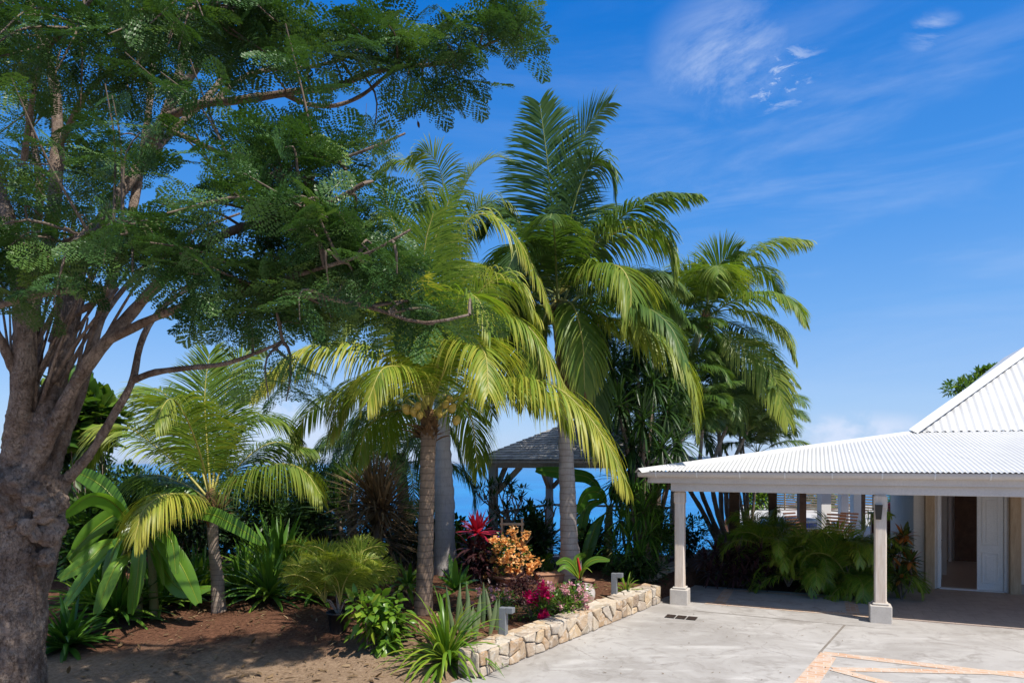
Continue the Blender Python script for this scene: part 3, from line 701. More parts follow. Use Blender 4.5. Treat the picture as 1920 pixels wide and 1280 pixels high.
for sgm in range(4):
    A_ = gf(*cr[sgm], gEZ); B_ = gf(*cr[(sgm + 1) % 4], gEZ)
    nrmv = (B_ - A_).cross(apex - A_).normalized()
    m_.add([list(A_ - ZU * .02), list(B_ - ZU * .02), list(apex - ZU * .03)], [[0, 1, 2]], 0, .1, False)
    for r_ in range(NR):
        f0 = r_ / NR; f1 = min(1, (r_ + 1.15) / NR); a0 = A_.lerp(apex, f0); b0 = B_.lerp(apex, f0); a1_ = A_.lerp(apex, f1); b1_ = B_.lerp(apex, f1)
        nk = max(1, int((b0 - a0).length / .16)); off = random.random()
        for k_ in range(nk):
            s0 = k_ / nk; s1 = (k_ + .96) / nk; th = .022 + random.uniform(0, .008)
            m_.add([list(a0.lerp(b0, s0) + nrmv * th), list(a0.lerp(b0, s1) + nrmv * th), list(a1_.lerp(b1_, s1) + nrmv * .004), list(a1_.lerp(b1_, s0) + nrmv * .004),
                    list(a0.lerp(b0, s0)), list(a0.lerp(b0, s1))], [[0, 1, 2, 3], [4, 5, 1, 0]], 0, random.random(), False)
m_.build('roof', M['shingle'], gaz)
m_ = MB(); m_.tube([gf(0, .12, 1.45), gf(0, GS - .12, 1.45)], .035, 8); m_.tube([gf(.12, GS, 1.45), gf(GS - .12, GS, 1.45)], .035, 8)
for k in range(9): m_.tube([gf(0, .4 + k * .42, .1), gf(0, .4 + k * .42, 1.43)], .014, 6)
m_.build('railing', M['grey_wood'], gaz)
m_ = MB(); m_.box(gf(GS / 2, GS / 2, -.45), (GS + .6, GS + .6, .6), 0, ax=BX); m_.build('deck', M['grey_wood'], gaz)

# ------------------------------------------------------------------ pool terrace beyond the carport
tr = MB(); TA = at(1405, 1000, 23.0); TA.z = 0
q4 = [(7.6, 22.5), (28, 22.5), (28, 44), (14.4, 44)]
tr.add([[x, y, z] for z in (-.5, 0) for x, y in q4], [[4, 5, 6, 7], [0, 1, 5, 4], [1, 2, 6, 5], [2, 3, 7, 6], [3, 0, 4, 7]], 0, .5, False); tag(tr.build('pool_terrace', M['terrace']), kind='structure')
pv = thing('pool_pavilion', (11, 27, 0), 'open pool pavilion on pale square posts beyond the carport', 'pavilion')
for i, (px, wd, D, mt) in enumerate(((1503, .24, 24, 'dark_wood'), (1545, .34, 23.5, 'white_paint'), (1581, .26, 24, 'white_paint'), (1604, .30, 27, 'white_paint'), (1618, .14, 28, 'dark_wood'), (1640, .14, 29, 'dark_wood'), (1690, .16, 27, 'dark_wood'))):
    c = at(px, 900, D); m_ = MB(); m_.box((c.x, c.y, 1.45), (wd, wd, 2.9), 0, bev=.01); m_.build('post', M[mt], pv)
m_ = MB(); m_.box((12.4, 26.6, 2.96), (9.0, 8.0, .12), 0); m_.build('roof', M['white_paint'], pv)
# round jacuzzi wall with a blue tile band
jz = thing('jacuzzi', at(1480, 975, 25.5).xy.to_3d(), 'round white spa pool with a blue tile band below its rim', 'spa pool')
c = at(1482, 975, 25.5); m_ = MB(); m_.lathe((c.x, c.y, 0), [(1.05, -.1), (1.05, .44)], 40); m_.lathe((c.x, c.y, 0), [(1.05, .62), (1.06, .68), (.85, .68), (.85, .3), (0, .3)], 40); m_.build('shell', M['white_paint'], jz)
m_ = MB(); m_.lathe((c.x, c.y, 0), [(1.052, .44), (1.056, .53), (1.052, .62)], 40); m_.build('tile_band', M['blue_tile'], jz)
# teak deck chairs
def deck_chair(c, rz, label):
    t_ = thing('deck_chair', c, label, 'deck chair', 'teak deck chairs by the pool')
    R_ = Matrix.Rotation(rz, 3, 'Z')
    def P(x, y, z): return Vector(c) + R_ @ Vector((x, y, z))
    def bar(mb, a, b_, w_=.04): mb.tube([P(*a), P(*b_)], w_ * .6, 4)
    m_ = MB()
    for k in range(9):
        f = k / 8; m_.box(P(0, .35 - .0 + f * .42, .36 + f * .78), (.58, .05, .025), 0, ax=(R_ @ Vector((1, 0, 0)), R_ @ Vector((0, .47, .88)), R_ @ Vector((0, -.88, .47))))
    m_.build('backrest', M['orange_wood'], t_)
    m_ = MB()
    for k in range(8):
        f = k / 7; m_.box(P(0, -.35 + f * .68, .44 - f * .10), (.58, .065, .022), 0, ax=(R_ @ Vector((1, 0, 0)), R_ @ Vector((0, 1, -.12)), R_ @ Vector((0, .12, 1))))
    m_.build('seat', M['orange_wood'], t_)
    for sx in (-1, 1):
        for (a, b_) in (((sx * .3, -.32, 0), (sx * .3, -.32, .62)), ((sx * .3, .38, 0), (sx * .3, .34, .62))):
            m_ = MB(); bar(m_, a, b_, .05); m_.build('leg', M['orange_wood'], t_)
        m_ = MB(); m_.box(P(sx * .3, 0, .64), (.07, .8, .025), 0, ax=(R_ @ Vector((1, 0, 0)), R_ @ Vector((0, 1, 0)), ZU)); m_.build('armrest', M['orange_wood'], t_)
for px, D, rz, lb in ((1518, 21.5, .5, 'teak deck chair left of the white pavilion post'), (1553, 21.0, -.75, 'teak deck chair with its back leaning right, right of the white pavilion post'), (1571, 21.6, -.9, 'teak deck chair nearest the slatted fence, rightmost of the three')):
    c = at(px, 960, D); deck_chair((c.x, c.y, .0), rz, lb)
# slatted fence at the terrace end
fn = thing('slatted_fence', at(1560, 950, 38).xy.to_3d(), 'low pale horizontal slat fence at the far end of the pool terrace', 'fence')
m_ = MB(); a = at(1440, 950, 41); b_ = at(1650, 950, 35); a.z = b_.z = 0; dd = (b_ - a).normalized(); nn = Vector((-dd.y, dd.x, 0))
for k in range(8): m_.box((a + b_) / 2 + ZU * (.15 + k * .14), ((b_ - a).length, .03, .09), 0, ax=(dd, nn, ZU))
m_.build('slats', M['wood'], fn)
for k in range(7): m_ = MB(); m_.box(a.lerp(b_, k / 6) + ZU * .6 + nn * .05, (.08, .06, 1.25), 0, ax=(dd, nn, ZU)); m_.build('post', M['wood'], fn)
# bar counter glimpsed between lamp post and entrance wall
bc = thing('bar_counter', at(1695, 975, 21).xy.to_3d(), 'brown outdoor bar counter left of the entrance wall', 'bar counter')
c = at(1700, 975, 20.5); m_ = MB(); m_.box((c.x, c.y, .62), (1.9, .6, 1.24), 0, ax=BX); m_.build('cabinet', M['orange_wood'], bc)
m_ = MB(); m_.box((c.x, c.y, 1.27), (2.05, .7, .06), 0, ax=BX, bev=.01); m_.build('counter_top', M['terrace'], bc)
tt = thing('toaster', (c.x, c.y, 1.30), 'red enamel appliance with two white dials on the bar counter', 'appliance')
c2 = at(1676, 950, 20.3); m_ = MB(); m_.box((c2.x, c2.y, 1.30 + .16), (.34, .24, .3), 0, ax=BX, bev=.05); m_.build('housing', M['red'], tt)
for k in (-1, 1):
    m_ = MB(); q = Vector((c2.x, c2.y, 1.42)) + UX * k * .065 - VX * .125; m_.tube([q, q - VX * .02], .032, 12); m_.build('dial', M['white_paint'], tt)

# ------------------------------------------------------------------ bollard lights on the wall
def bollard(px, py, D, label):
    c = at(px, py, D); c.z = Hw + .0
    t_ = thing('bollard_light', c, label, 'bollard light', 'grey bollard lights on the stone wall')
    m_ = MB(); m_.box(c + ZU * .19, (.10, .10, .40), 0, ax=BX, bev=.004); m_.build('pole', M['bollard'], t_)
    m_ = MB(); m_.box(c + ZU * .36 + UX * .105, (.109, .10, .075), 0, ax=BX, bev=.004); m_.build('head', M['bollard'], t_)
    m_ = MB(); m_.box(c + ZU * .318 + UX * .105, (.08, .07, .008), 0, ax=BX); m_.build('lens', M['glass'], t_)
bollard(944, 1190, 9.75, 'grey right-angled bollard light at the near wall end beside the strap-leaved clump')
bollard(1152, 1115, 12.75, 'grey right-angled bollard light at the far wall end beyond the glazed jar')
# ------------------------------------------------------------------ foliage materials
M['coco_yellow'] = leaf_mat('yellow_green_frond', (.08, .165, .016), (.175, .265, .030), (.42, .40, .07), .40, .42, .28, (1.12, 1.15, .55))
M['coco_green'] = leaf_mat('green_frond', (.05, .115, .018), (.125, .21, .028), (.28, .32, .055), .40, .42, .28)
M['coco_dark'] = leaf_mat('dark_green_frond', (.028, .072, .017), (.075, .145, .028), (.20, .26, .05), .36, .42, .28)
M['blue_frond'] = leaf_mat('bluish_frond', (.04, .095, .035), (.10, .175, .055), (.21, .26, .085), .34, .42, .28)
M['flame_leaf'] = leaf_mat('fine_tree_leaf', (.022, .060, .018), (.055, .125, .032), (.13, .215, .05),   .20, .42, .28, (1.2, 1.25, .45))
M['broad_leaf'] = leaf_mat('broad_leaf', (.03, .085, .016), (.085, .18, .026), (.20, .30, .045), .34, .34, .4)
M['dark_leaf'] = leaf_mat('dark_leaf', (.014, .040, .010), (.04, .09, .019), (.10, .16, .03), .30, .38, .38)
M['lime_leaf'] = leaf_mat('lime_leaf', (.06, .15, .016), (.15, .265, .024), (.33, .38, .045), .34, .32, .45)
M['lily_leaf'] = leaf_mat('strap_leaf', (.032, .10, .016), (.09, .205, .025), (.20, .32, .04), .36, .32, .42)
M['banana_leaf'] = leaf_mat('banana_leaf', (.075, .19, .022), (.14, .29, .032), (.23, .37, .05), .46, .30, .45)
M['snake_leaf'] = leaf_mat('grey_green_blade', (.10, .16, .07), (.20, .27, .13), (.33, .38, .22), .15, .4, .4)
M['brown_leaf'] = leaf_mat('dry_leaf', (.10, .065, .035), (.22, .15, .085), (.36, .26, .16), .25, .6, .2, (1.1, .9, .6))
M['red_leaf'] = leaf_mat('crimson_leaf', (.11, .008, .014), (.33, .015, .04), (.52, .04, .09), .35, .35, .4, (1.3, .5, .5))
M['maroon_leaf'] = leaf_mat('maroon_leaf', (.035, .014, .016), (.075, .03, .034), (.12, .075, .06), .25, .4, .35, (1.2, .7, .6))
M['orange_flower'] = leaf_mat('orange_bract', (.74, .36, .11), (.84, .50, .20), (.86, .62, .36), .40, .6, .15, (1.1, 1.0, .75))
M['pink_flower'] = leaf_mat('pale_pink_bract', (.55, .25, .32), (.68, .38, .44), (.75, .52, .55), .4, .6, .15, (1.1, .9, .9))
M['crimson_flower'] = leaf_mat('magenta_bract', (.50, .006, .10), (.72, .012, .16), (.80, .05, .24), .4, .5, .2, (1.2, .6, .8))
M['croton_leaf'] = leaf_mat('croton_leaf', (.02, .05, .012), (.09, .12, .02), (.45, .13, .03), .25, .3, .5)
M['stem'] = plain_mat('green_stem', (.13, .15, .045), (.20, .16, .07), .6, .3)
M['twig'] = plain_mat('grey_twig', (.20, .155, .12), (.13, .095, .07), .85, .15, 8, .4)
M['rachis_y'] = plain_mat('yellow_rachis', (.42, .36, .09), (.30, .28, .06), .5, .35)
M['rachis_g'] = plain_mat('green_rachis', (.19, .22, .06), (.14, .17, .045), .5, .35)
M['fibre'] = plain_mat('palm_fibre', (.20, .115, .055), (.11, .065, .035), .95, .1, 12, .8, 60, .02)
M['coconut'] = plain_mat('yellow_coconut', (.52, .36, .08), (.44, .33, .07), .45, .4, 5, .05)
M['coconut_g'] = plain_mat('green_coconut', (.22, .27, .05), (.17, .20, .04), .45, .4, 5, .05)
M['trunk_a'] = palm_trunk_mat('ringed_brown_trunk', (.30, .215, .155), (.20, .14, .10), 8.5, (.07, .045, .032), .75)
M['trunk_b'] = palm_trunk_mat('pale_ringed_trunk', (.46, .40, .345), (.36, .305, .26), 7.5, (.15, .11, .085), .65)
M['trunk_w'] = palm_trunk_mat('smooth_grey_trunk', (.50, .47, .45), (.43, .40, .38), 5, (.30, .27, .25), .35)
M['trunk_e'] = palm_trunk_mat('grey_brown_trunk', (.36, .29, .235), (.26, .20, .16), 11, (.12, .09, .07), .6)

# ------------------------------------------------------------------ palms
def frond(mb, pts, L=.8, n=75, wid=.036, hang=1.2, vee=20, ref=None, v0=.2, v1=.7, bare=.16, rr=.02, tipv=.25, seglen=5, back=False, rag=.12):
    """pinnate frond on a rachis polyline; leaflets (material 0), rachis (material 1)"""
    L = L * 1.22; n = int(n * 1.5); wid = wid * .68; hang = hang * 1.35
    P = smooth_pts(pts, 46); T = nrm(np.gradient(P, axis=0)); h = P[-1] - P[0]; h[2] = 0; hl = np.linalg.norm(h)
    if ref is None:
        ref = np.array([0, 0, 1.0]) - (h / max(hl, .3)) * min(1, hl) * .7
        if hl < 1.2: ref = ref * .4 + np.array([0, 1.0, 0]) * (1.3 - hl)
    Nn = np.zeros_like(P); x = np.asarray(ref, float)
    for i in range(len(P)):
        x = x - T[i] * x.dot(T[i]); x /= max(np.linalg.norm(x), 1e-6); Nn[i] = x
    mb.tube(P, np.linspace(rr, rr * .22, len(P)), 6, 1, .5)
    s = np.linspace(bare, 1, n) ** .96; fi = s * (len(P) - 1); i0 = np.clip(fi.astype(int), 0, len(P) - 2); f = (fi - i0)[:, None]
    B = P[i0] * (1 - f) + P[i0 + 1] * f; t = nrm(T[i0] * (1 - f) + T[i0 + 1] * f); nn = nrm(Nn[i0] * (1 - f) + Nn[i0 + 1] * f); sd = np.cross(t, nn)
    q = (s - bare) / (1 - bare)
    ln = L * (np.clip(.45 + 2.2 * q, 0, 1) * np.clip(1.28 - .95 * q ** 1.6, .25, 1))
    a = np.radians(22 + 36 * q ** 1.3); vv = np.radians(vee) * (1 - .5 * q)
    for sg in (-1, 1):
        jit = RNG.normal(0, .05, (n, 3)); d = sd * (np.cos(a) * np.cos(vv))[:, None] * sg + t * np.sin(a)[:, None] + nn * (np.cos(a) * np.sin(vv))[:, None] + jit
        keep = RNG.random(n) > rag * .4
        l2 = ln * RNG.uniform(1 - rag, 1.05, n)
        val = np.clip(v0 + (v1 - v0) * RNG.beta(2, 2.2, n) + tipv * (q ** 2) * .6, 0, 1)
        mb.ribbons((B + t * RNG.normal(0, .006, (n, 1)))[keep], d[keep], l2[keep], wid * RNG.uniform(.8, 1.1, n)[keep], (hang * RNG.uniform(.7, 1.3, n))[keep], seglen, t[keep], None, val[keep], 0, 0.0, .35)

def palm(name, label, group, base, trunk_pts, radii, tmat, fmats, fronds, gen=None, crown=None, L=.8, n=75, wid=.036, hang=1.1, v=(.1, .7), nuts=None, bulge=None, fibre=True, rr=.022, trunk_seg=14, cat='palm tree', extra=7, exl=3.4):
    root = thing(name, base, label, cat, group)
    tp = smooth_pts(trunk_pts, 60); k = np.linspace(0, 1, 60)
    R = np.interp(k, np.linspace(0, 1, len(radii)), radii); R = R * (1 + .022 * np.sign(np.sin(k * 60 * 2.2)))
    m_ = MB(); m_.tube(tp, R, trunk_seg, 0, .5, .10, 5); m_.build('trunk', M[tmat], root)
    cr = Vector(trunk_pts[-1]) if crown is None else crown
    if fibre:
        m_ = MB(); m_.ell(cr + ZU * .02, (radii[-1] * 1.15, radii[-1] * 1.15, .30), 0, .5, 14, 10, .3, 5)
        rnd = RNG.normal(0, 1, (60, 3)); rnd[:, 2] = np.abs(rnd[:, 2]) * .7 + .9
        m_.ribbons(np.array(list(cr - ZU * .2)) + RNG.normal(0, .06, (60, 3)), rnd, RNG.uniform(.25, .6, 60), .045, .7, 3)
        m_.build('leaf_base_fibre', M['fibre'], root)
    for f in fronds:
        o = dict(L=L, n=n, wid=wid, hang=hang, v0=v[0], v1=v[1], rr=rr); pts = f[0]; o.update(f[1] if len(f) > 1 else {})
        mt = o.pop('mats', fmats); m_ = MB(); frond(m_, pts, **o); m_.build('frond', [M[x] for x in mt], root)
    gen = list(gen or []) + [(k * 137.5 + random.uniform(-20, 20) + len(fronds) * 31, random.uniform(5, 70), exl * random.uniform(.8, 1.05), random.uniform(85, 130), {}) for k in range(extra)]
    for g_ in gen:
        az, el, ln, dr, o2 = g_; o = dict(L=L, n=n, wid=wid, hang=hang, v0=v[0], v1=v[1], rr=rr); o.update(o2)
        mt = o.pop('mats', fmats); az = radians(az); e = radians(el); p = cr.copy(); pts = [p.copy()]
        for s_ in range(6):
            p = p + Vector((cos(az) * cos(e), sin(az) * cos(e), sin(e))) * ln / 6; pts.append(p.copy()); e -= radians(dr) / 6 * (.5 + s_ / 4)
        m_ = MB(); frond(m_, pts, **o); m_.build('frond', [M[x] for x in mt], root)
    for (px, py, D, r_, mt) in (nuts or []):
        c = at(px, py, D); m_ = MB(); m_.ell(c, (r_ * .85, r_ * .85, r_ * 1.15), 0, .5, 14, 10, .06, 2, (random.uniform(-.4, .4), random.uniform(-.4, .4), 1))
        m_.tube([c + ZU * r_ * .9, c + ZU * r_ * 1.5 + (cr - c) * .3, cr + ZU * .1], .009, 5, 1)
        m_.build('coconut', [M[mt], M['rachis_y']], root)
    return root
def fp(D0, pts): return [at(x, y, D0 + d) for x, y, d in pts]

# palm A: yellow coconut palm in front
D0 = 11.7; b = gp(793, 1150); D0 = b.y
fr = [
 (fp(D0, [(805, 772, 0), (835, 690, -.7), (872, 632, -1.4), (908, 660, -2.0), (916, 735, -2.4)]), dict(L=1.0, hang=1.3, v0=.35, v1=.95)),
 (fp(D0, [(806, 770, 0), (835, 660, -.2), (875, 600, -.4), (930, 585, -.6), (985, 608, -.8), (1025, 660, -.9), (1062, 730, -1.0)]), dict(L=.95, hang=1.5, v0=.3, v1=.9)),
 (fp(D0, [(808, 775, 0), (880, 735, -.4), (965, 710, -.8), (1035, 722, -1.1), (1090, 765, -1.3), (1135, 825, -1.5), (1170, 895, -1.6)]), dict(L=1.08, n=95, hang=1.5, v0=.38, v1=.95)),
 (fp(D0, [(800, 772, 0), (755, 695, -.2), (690, 650, -.4), (610, 645, -.6), (540, 668, -.7), (485, 725, -.8)]), dict(L=.95, hang=1.6, v0=.4, v1=1.0)),
 (fp(D0, [(798, 775, 0), (745, 735, .3), (690, 712, .5), (650, 735, .6), (622, 805, .7)]), dict(L=.85, hang=1.6, v0=.3, v1=.85)),
 (fp(D0, [(800, 765, 0), (775, 620, .1), (752, 470, .2), (715, 350, .3)]), dict(L=.85, hang=.5, v0=.05, v1=.55)),
 (fp(D0, [(803, 765, 0), (800, 620, -.1), (808, 480, -.2), (842, 375, -.3)]), dict(L=.8, hang=.5, v0=.05, v1=.6)),
 (fp(D0, [(806, 768, 0), (818, 610, .2), (838, 485, .3), (872, 418, .4), (915, 402, .4), (962, 438, .4), (1002, 505, .4), (1028, 570, .4)]), dict(L=.9, hang=1.4, v0=.35, v1=.9)),
 (fp(D0, [(802, 768, 0), (785, 650, -.5), (770, 560, -1.0), (768, 500, -1.4)]), dict(L=.75, hang=.8, v0=.4, v1=1.0)),
 (fp(D0, [(806, 778, 0), (852, 745, .6), (885, 790, 1.0), (895, 880, 1.1)]), dict(L=.8, hang=1.7, v0=.15, v1=.7)),
 (fp(D0, [(798, 775, 0), (740, 770, .6), (690, 800, 1.0), (672, 860, 1.1)]), dict(L=.8, hang=1.7, v0=.1, v1=.6)),
 (fp(D0, [(802, 772, 0), (770, 700, -.9), (720, 690, -1.6), (690, 750, -1.9)]), dict(L=.8, hang=1.5, v0=.3, v1=.9)),
 (fp(D0, [(801, 768, 0), (762, 650, -.1), (705, 570, -.2), (645, 555, -.3), (598, 615, -.4)]), dict(L=.95, hang=1.2, v0=.2, v1=.8)),
 (fp(D0, [(806, 768, 0), (848, 640, -.3), (900, 545, -.5), (955, 525, -.6), (1003, 585, -.7)]), dict(L=.95, hang=1.3, v0=.25, v1=.85)),
 (fp(D0, [(803, 765, 0), (792, 610, -.4), (796, 470, -.7), (812, 400, -.8)]), dict(L=.9, hang=.6, v0=.0, v1=.55)),
 (fp(D0, [(805, 768, 0), (830, 640, -.9), (862, 560, -1.4), (895, 560, -1.7), (920, 620, -1.9)]), dict(L=.9, hang=1.1, v0=.1, v1=.75)),
 (fp(D0, [(804, 768, 0), (812, 620, .5), (840, 540, .9), (880, 500, 1.1), (925, 540, 1.2)]), dict(L=.9, hang=1.0, v0=.2, v1=.8)),
]
palm('coconut_palm', 'yellow-green coconut palm with yellow nuts, its brown ringed trunk standing behind the snake plants', 'coconut palms',
     (b.x, b.y, b.z), [b - ZU * .2, at(797, 1060, D0), at(800, 960, D0), at(802, 870, D0), at(804, 800, D0)], [.165, .142, .132, .128, .125, .13], 'trunk_a', ('coco_yellow', 'rachis_y'), fr,
     nuts=[(762, 767, D0 - .25, .085, 'coconut'), (776, 772, D0 - .3, .075, 'coconut'), (783, 762, D0 - .3, .07, 'coconut'), (848, 765, D0 - .3, .075, 'coconut'), (856, 788, D0 - .32, .075, 'coconut'), (836, 758, D0 - .3, .065, 'coconut'), (824, 775, D0 - .35, .06, 'coconut'), (843, 748, D0 - .2, .06, 'coconut'), (788, 778, D0 - .35, .06, 'coconut')], hang=1.2, extra=0, gen=[(70, 45, 3.4, 110, {}), (115, 30, 3.2, 110, {}), (25, 40, 3.2, 115, {}), (160, 35, 3.2, 115, {}), (95, 70, 3.4, 90, {})])

# palm B: tall dark coconut palm
b = gp(1072, 1088); D0 = b.y; c = (1045, 545)
fr = [
 (fp(D0, [(1044, 545, 0), (1037, 430, -.1), (1027, 310, -.2), (1012, 195, -.2)]), dict(L=1.05, hang=.45, vee=8, n=95, v0=.0, v1=.35)),
 (fp(D0, [(1046, 545, 0), (1056, 410, .1), (1078, 305, .2), (1104, 235, .2), (1140, 195, .2)]), dict(L=1.05, hang=.5, vee=8, n=90, v0=.1, v1=.6)),
 (fp(D0, [(1048, 545, 0), (1066, 430, -.2), (1090, 340, -.3), (1117, 300, -.4), (1142, 315, -.5), (1152, 360, -.5)]), dict(L=.9, hang=1.1, v0=.05, v1=.5)),
 (fp(D0, [(1052, 545, 0), (1085, 495, -.2), (1135, 447, -.4), (1185, 425, -.6), (1225, 425, -.7), (1253, 458, -.8), (1262, 510, -.8)]), dict(L=1.1, n=95, hang=1.25, v0=.2, v1=.8, mats=('coco_green', 'rachis_y'))),
 (fp(D0, [(1050, 550, 0), (1090, 515, -.7), (1130, 498, -1.2), (1163, 502, -1.6), (1182, 540, -1.8), (1180, 605, -1.9)]), dict(L=1.1, hang=1.4, n=85, v0=.3, v1=.9, mats=('coco_green', 'rachis_y'))),
 (fp(D0, [(1052, 560, 0), (1120, 590, -.3), (1178, 605, -.5), (1235, 630, -.7), (1278, 672, -.8), (1297, 730, -.9), (1306, 795, -.9)]), dict(L=1.2, n=100, hang=1.5, v0=.45, v1=1.0, mats=('coco_green', 'rachis_y'))),
 (fp(D0, [(1040, 550, 0), (980, 525, .5), (915, 535, .8), (868, 580, .9)]), dict(L=.95, hang=1.3, v0=.0, v1=.3)),
 (fp(D0, [(1042, 545, 0), (992, 450, .3), (945, 400, .5), (905, 425, .6)]), dict(L=1.0, hang=.9, v0=.0, v1=.35)),
 (fp(D0, [(1040, 560, 0), (1002, 590, .3), (982, 660, .5), (985, 750, .6)]), dict(L=.95, hang=1.5, v0=.0, v1=.4)),
 (fp(D0, [(1048, 562, 0), (1085, 630, .3), (1112, 730, .4), (1118, 830, .5)]), dict(L=.9, hang=1.6, v0=.0, v1=.45)),
 (fp(D0, [(1052, 548, 0), (1130, 510, .9), (1215, 530, 1.4), (1280, 590, 1.6)]), dict(L=1.0, hang=1.3, v0=.1, v1=.5)),
 (fp(D0, [(1046, 545, 0), (1080, 440, .9), (1120, 390, 1.4), (1150, 410, 1.7)]), dict(L=.95, hang=.9, v0=.0, v1=.4)),
 (fp(D0, [(1042, 548, 0), (1005, 480, -.7), (975, 460, -1.2), (950, 510, -1.6)]), dict(L=.9, hang=1.1, v0=.0, v1=.4)),
 (fp(D0, [(1040, 555, 0), (990, 560, 1.0), (940, 600, 1.5), (915, 670, 1.6)]), dict(L=.9, hang=1.5, v0=.0, v1=.3)),
 (fp(D0, [(1046, 570, -.1), (1062, 600, -.5), (1072, 680, -.6), (1076, 780, -.55)]), dict(L=.6, hang=1.5, v0=.1, v1=.9, mats=('brown_leaf', 'twig'))),
 (fp(D0, [(1042, 565, -.1), (1022, 590, -.6), (1010, 660, -.8), (1012, 760, -.8)]), dict(L=.85, hang=1.6, v0=.3, v1=.9, mats=('coco_green', 'rachis_y'))),
 (fp(D0, [(1048, 562, -.1), (1075, 575, -.9), (1092, 640, -1.2), (1096, 730, -1.25)]), dict(L=.9, hang=1.6, v0=.25, v1=.85, mats=('coco_green', 'rachis_y'))),
]
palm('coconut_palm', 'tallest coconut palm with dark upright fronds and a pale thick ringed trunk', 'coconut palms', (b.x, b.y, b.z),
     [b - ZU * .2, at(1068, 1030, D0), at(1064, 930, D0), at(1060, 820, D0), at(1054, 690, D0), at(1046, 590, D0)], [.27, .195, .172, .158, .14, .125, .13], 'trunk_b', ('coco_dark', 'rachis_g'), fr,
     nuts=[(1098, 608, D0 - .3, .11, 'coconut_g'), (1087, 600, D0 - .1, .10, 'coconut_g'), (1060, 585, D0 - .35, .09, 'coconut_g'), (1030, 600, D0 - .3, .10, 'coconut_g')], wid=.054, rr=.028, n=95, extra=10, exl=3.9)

# palm with white trunk right behind A
b = gp(836, 1075); D0 = b.y
fr = [
 (fp(D0, [(828, 560, 0), (815, 440, 0), (790, 340, 0), (748, 300, 0), (705, 325, 0)]), dict(L=.7, hang=.9)),
 (fp(D0, [(830, 560, 0), (845, 430, .2), (878, 335, .3), (925, 295, .4), (965, 305, .5)]), dict(L=.6, hang=.5, vee=40, v0=.5, v1=1)),
 (fp(D0, [(829, 560, 0), (832, 430, -.3), (828, 330, -.5), (800, 285, -.7), (765, 300, -.9)]), dict(L=.7, hang=.9)),
 (fp(D0, [(830, 560, 0), (860, 450, -.3), (905, 385, -.5), (950, 385, -.6), (985, 440, -.7)]), dict(L=.75, hang=1.2)),
 (fp(D0, [(830, 562, 0), (880, 510, .4), (935, 510, .6), (970, 570, .7)]), dict(L=.75, hang=1.3)),
 (fp(D0, [(826, 562, 0), (770, 500, .2), (715, 500, .3), (670, 560, .4)]), dict(L=.75, hang=1.3)),
 (fp(D0, [(826, 562, 0), (775, 430, .6), (730, 400, .9), (680, 420, 1.0)]), dict(L=.75, hang=1.0)),
 (fp(D0, [(828, 565, 0), (800, 560, -.8), (770, 600, -1.2), (755, 670, -1.4)]), dict(L=.7, hang=1.4)),
 (fp(D0, [(832, 570, 0), (870, 590, .5), (905, 650, .8), (920, 730, .9)]), dict(L=.7, hang=1.5)),
]
palm('royal_palm', 'tall palm with a smooth pale grey trunk directly behind the brown ringed palm trunk', 'tall garden palms', (b.x, b.y, b.z),
     [b - ZU * .2, at(834, 1010, D0), at(833, 930, D0), at(829, 840, D0), at(828, 720, D0), at(828, 600, D0)], [.27, .235, .225, .20, .17, .13, .10], 'trunk_w', ('coco_green', 'rachis_g'), fr, fibre=False, n=85, v=(.35, .95))

# palm C behind the carport
D0 = 19.0; b = at(1263, 1000, D0); b.z = gz(b.x, b.y); c = at(1325, 585, D0)
fr = [
 (fp(D0, [(1325, 585, 0), (1335, 530, 0), (1352, 492, 0), (1385, 470, 0)]), dict(hang=.6, L=.9)),
 (fp(D0, [(1325, 585, 0), (1365, 530, .2), (1410, 505, .3), (1445, 515, .4), (1465, 550, .4)]), dict(hang=1.1, L=.9)),
 (fp(D0, [(1328, 588, 0), (1375, 580, -.3), (1430, 592, -.5), (1468, 618, -.6), (1490, 665, -.6)]), dict(hang=1.3, v0=.4, v1=.9)),
 (fp(D0, [(1328, 592, 0), (1370, 635, -.4), (1415, 665, -.6), (1452, 710, -.8), (1478, 790, -.9)]), dict(hang=1.3, v0=.45, v1=1.0)),
 (fp(D0, [(1322, 588, 0), (1285, 555, 0), (1245, 555, 0), (1212, 595, 0)]), dict(hang=1.3)),
 (fp(D0, [(1322, 592, 0), (1300, 640, -.6), (1292, 700, -.9), (1300, 770, -1.0)]), dict(hang=1.5)),
 (fp(D0, [(1326, 595, 0), (1355, 650, .2), (1378, 720, .3), (1385, 795, .3)]), dict(hang=1.5, mats=('coco_dark', 'rachis_g'))),
 (fp(D0, [(1322, 585, 0), (1305, 535, .2), (1280, 510, .3), (1245, 515, .4)]), dict(hang=1.0)),
 (fp(D0, [(1325, 585, 0), (1330, 520, -.7), (1340, 500, -1.3), (1350, 540, -1.9)]), dict(hang=1.2)),
 (fp(D0, [(1322, 592, 0), (1275, 620, .4), (1235, 680, .6), (1215, 760, .6)]), dict(hang=1.5, mats=('coco_dark', 'rachis_g'))),
 (fp(D0, [(1326, 592, 0), (1400, 620, .5), (1445, 680, .7), (1462, 760, .7)]), dict(hang=1.5, mats=('coco_dark', 'rachis_g'))),
]
palm('coconut_palm', 'coconut palm with a slim ringed trunk rising just behind the carport roof corner', 'coconut palms', (b.x, b.y, b.z),
     [b - ZU * .2, at(1264, 930, D0), at(1267, 860, D0), at(1268, 790, D0), at(1285, 700, D0), at(1322, 600, D0)], [.14, .11, .085, .075, .07, .08], 'trunk_b', ('coco_green', 'rachis_g'), fr, L=1.0, n=80, wid=.05, v=(.2, .8))

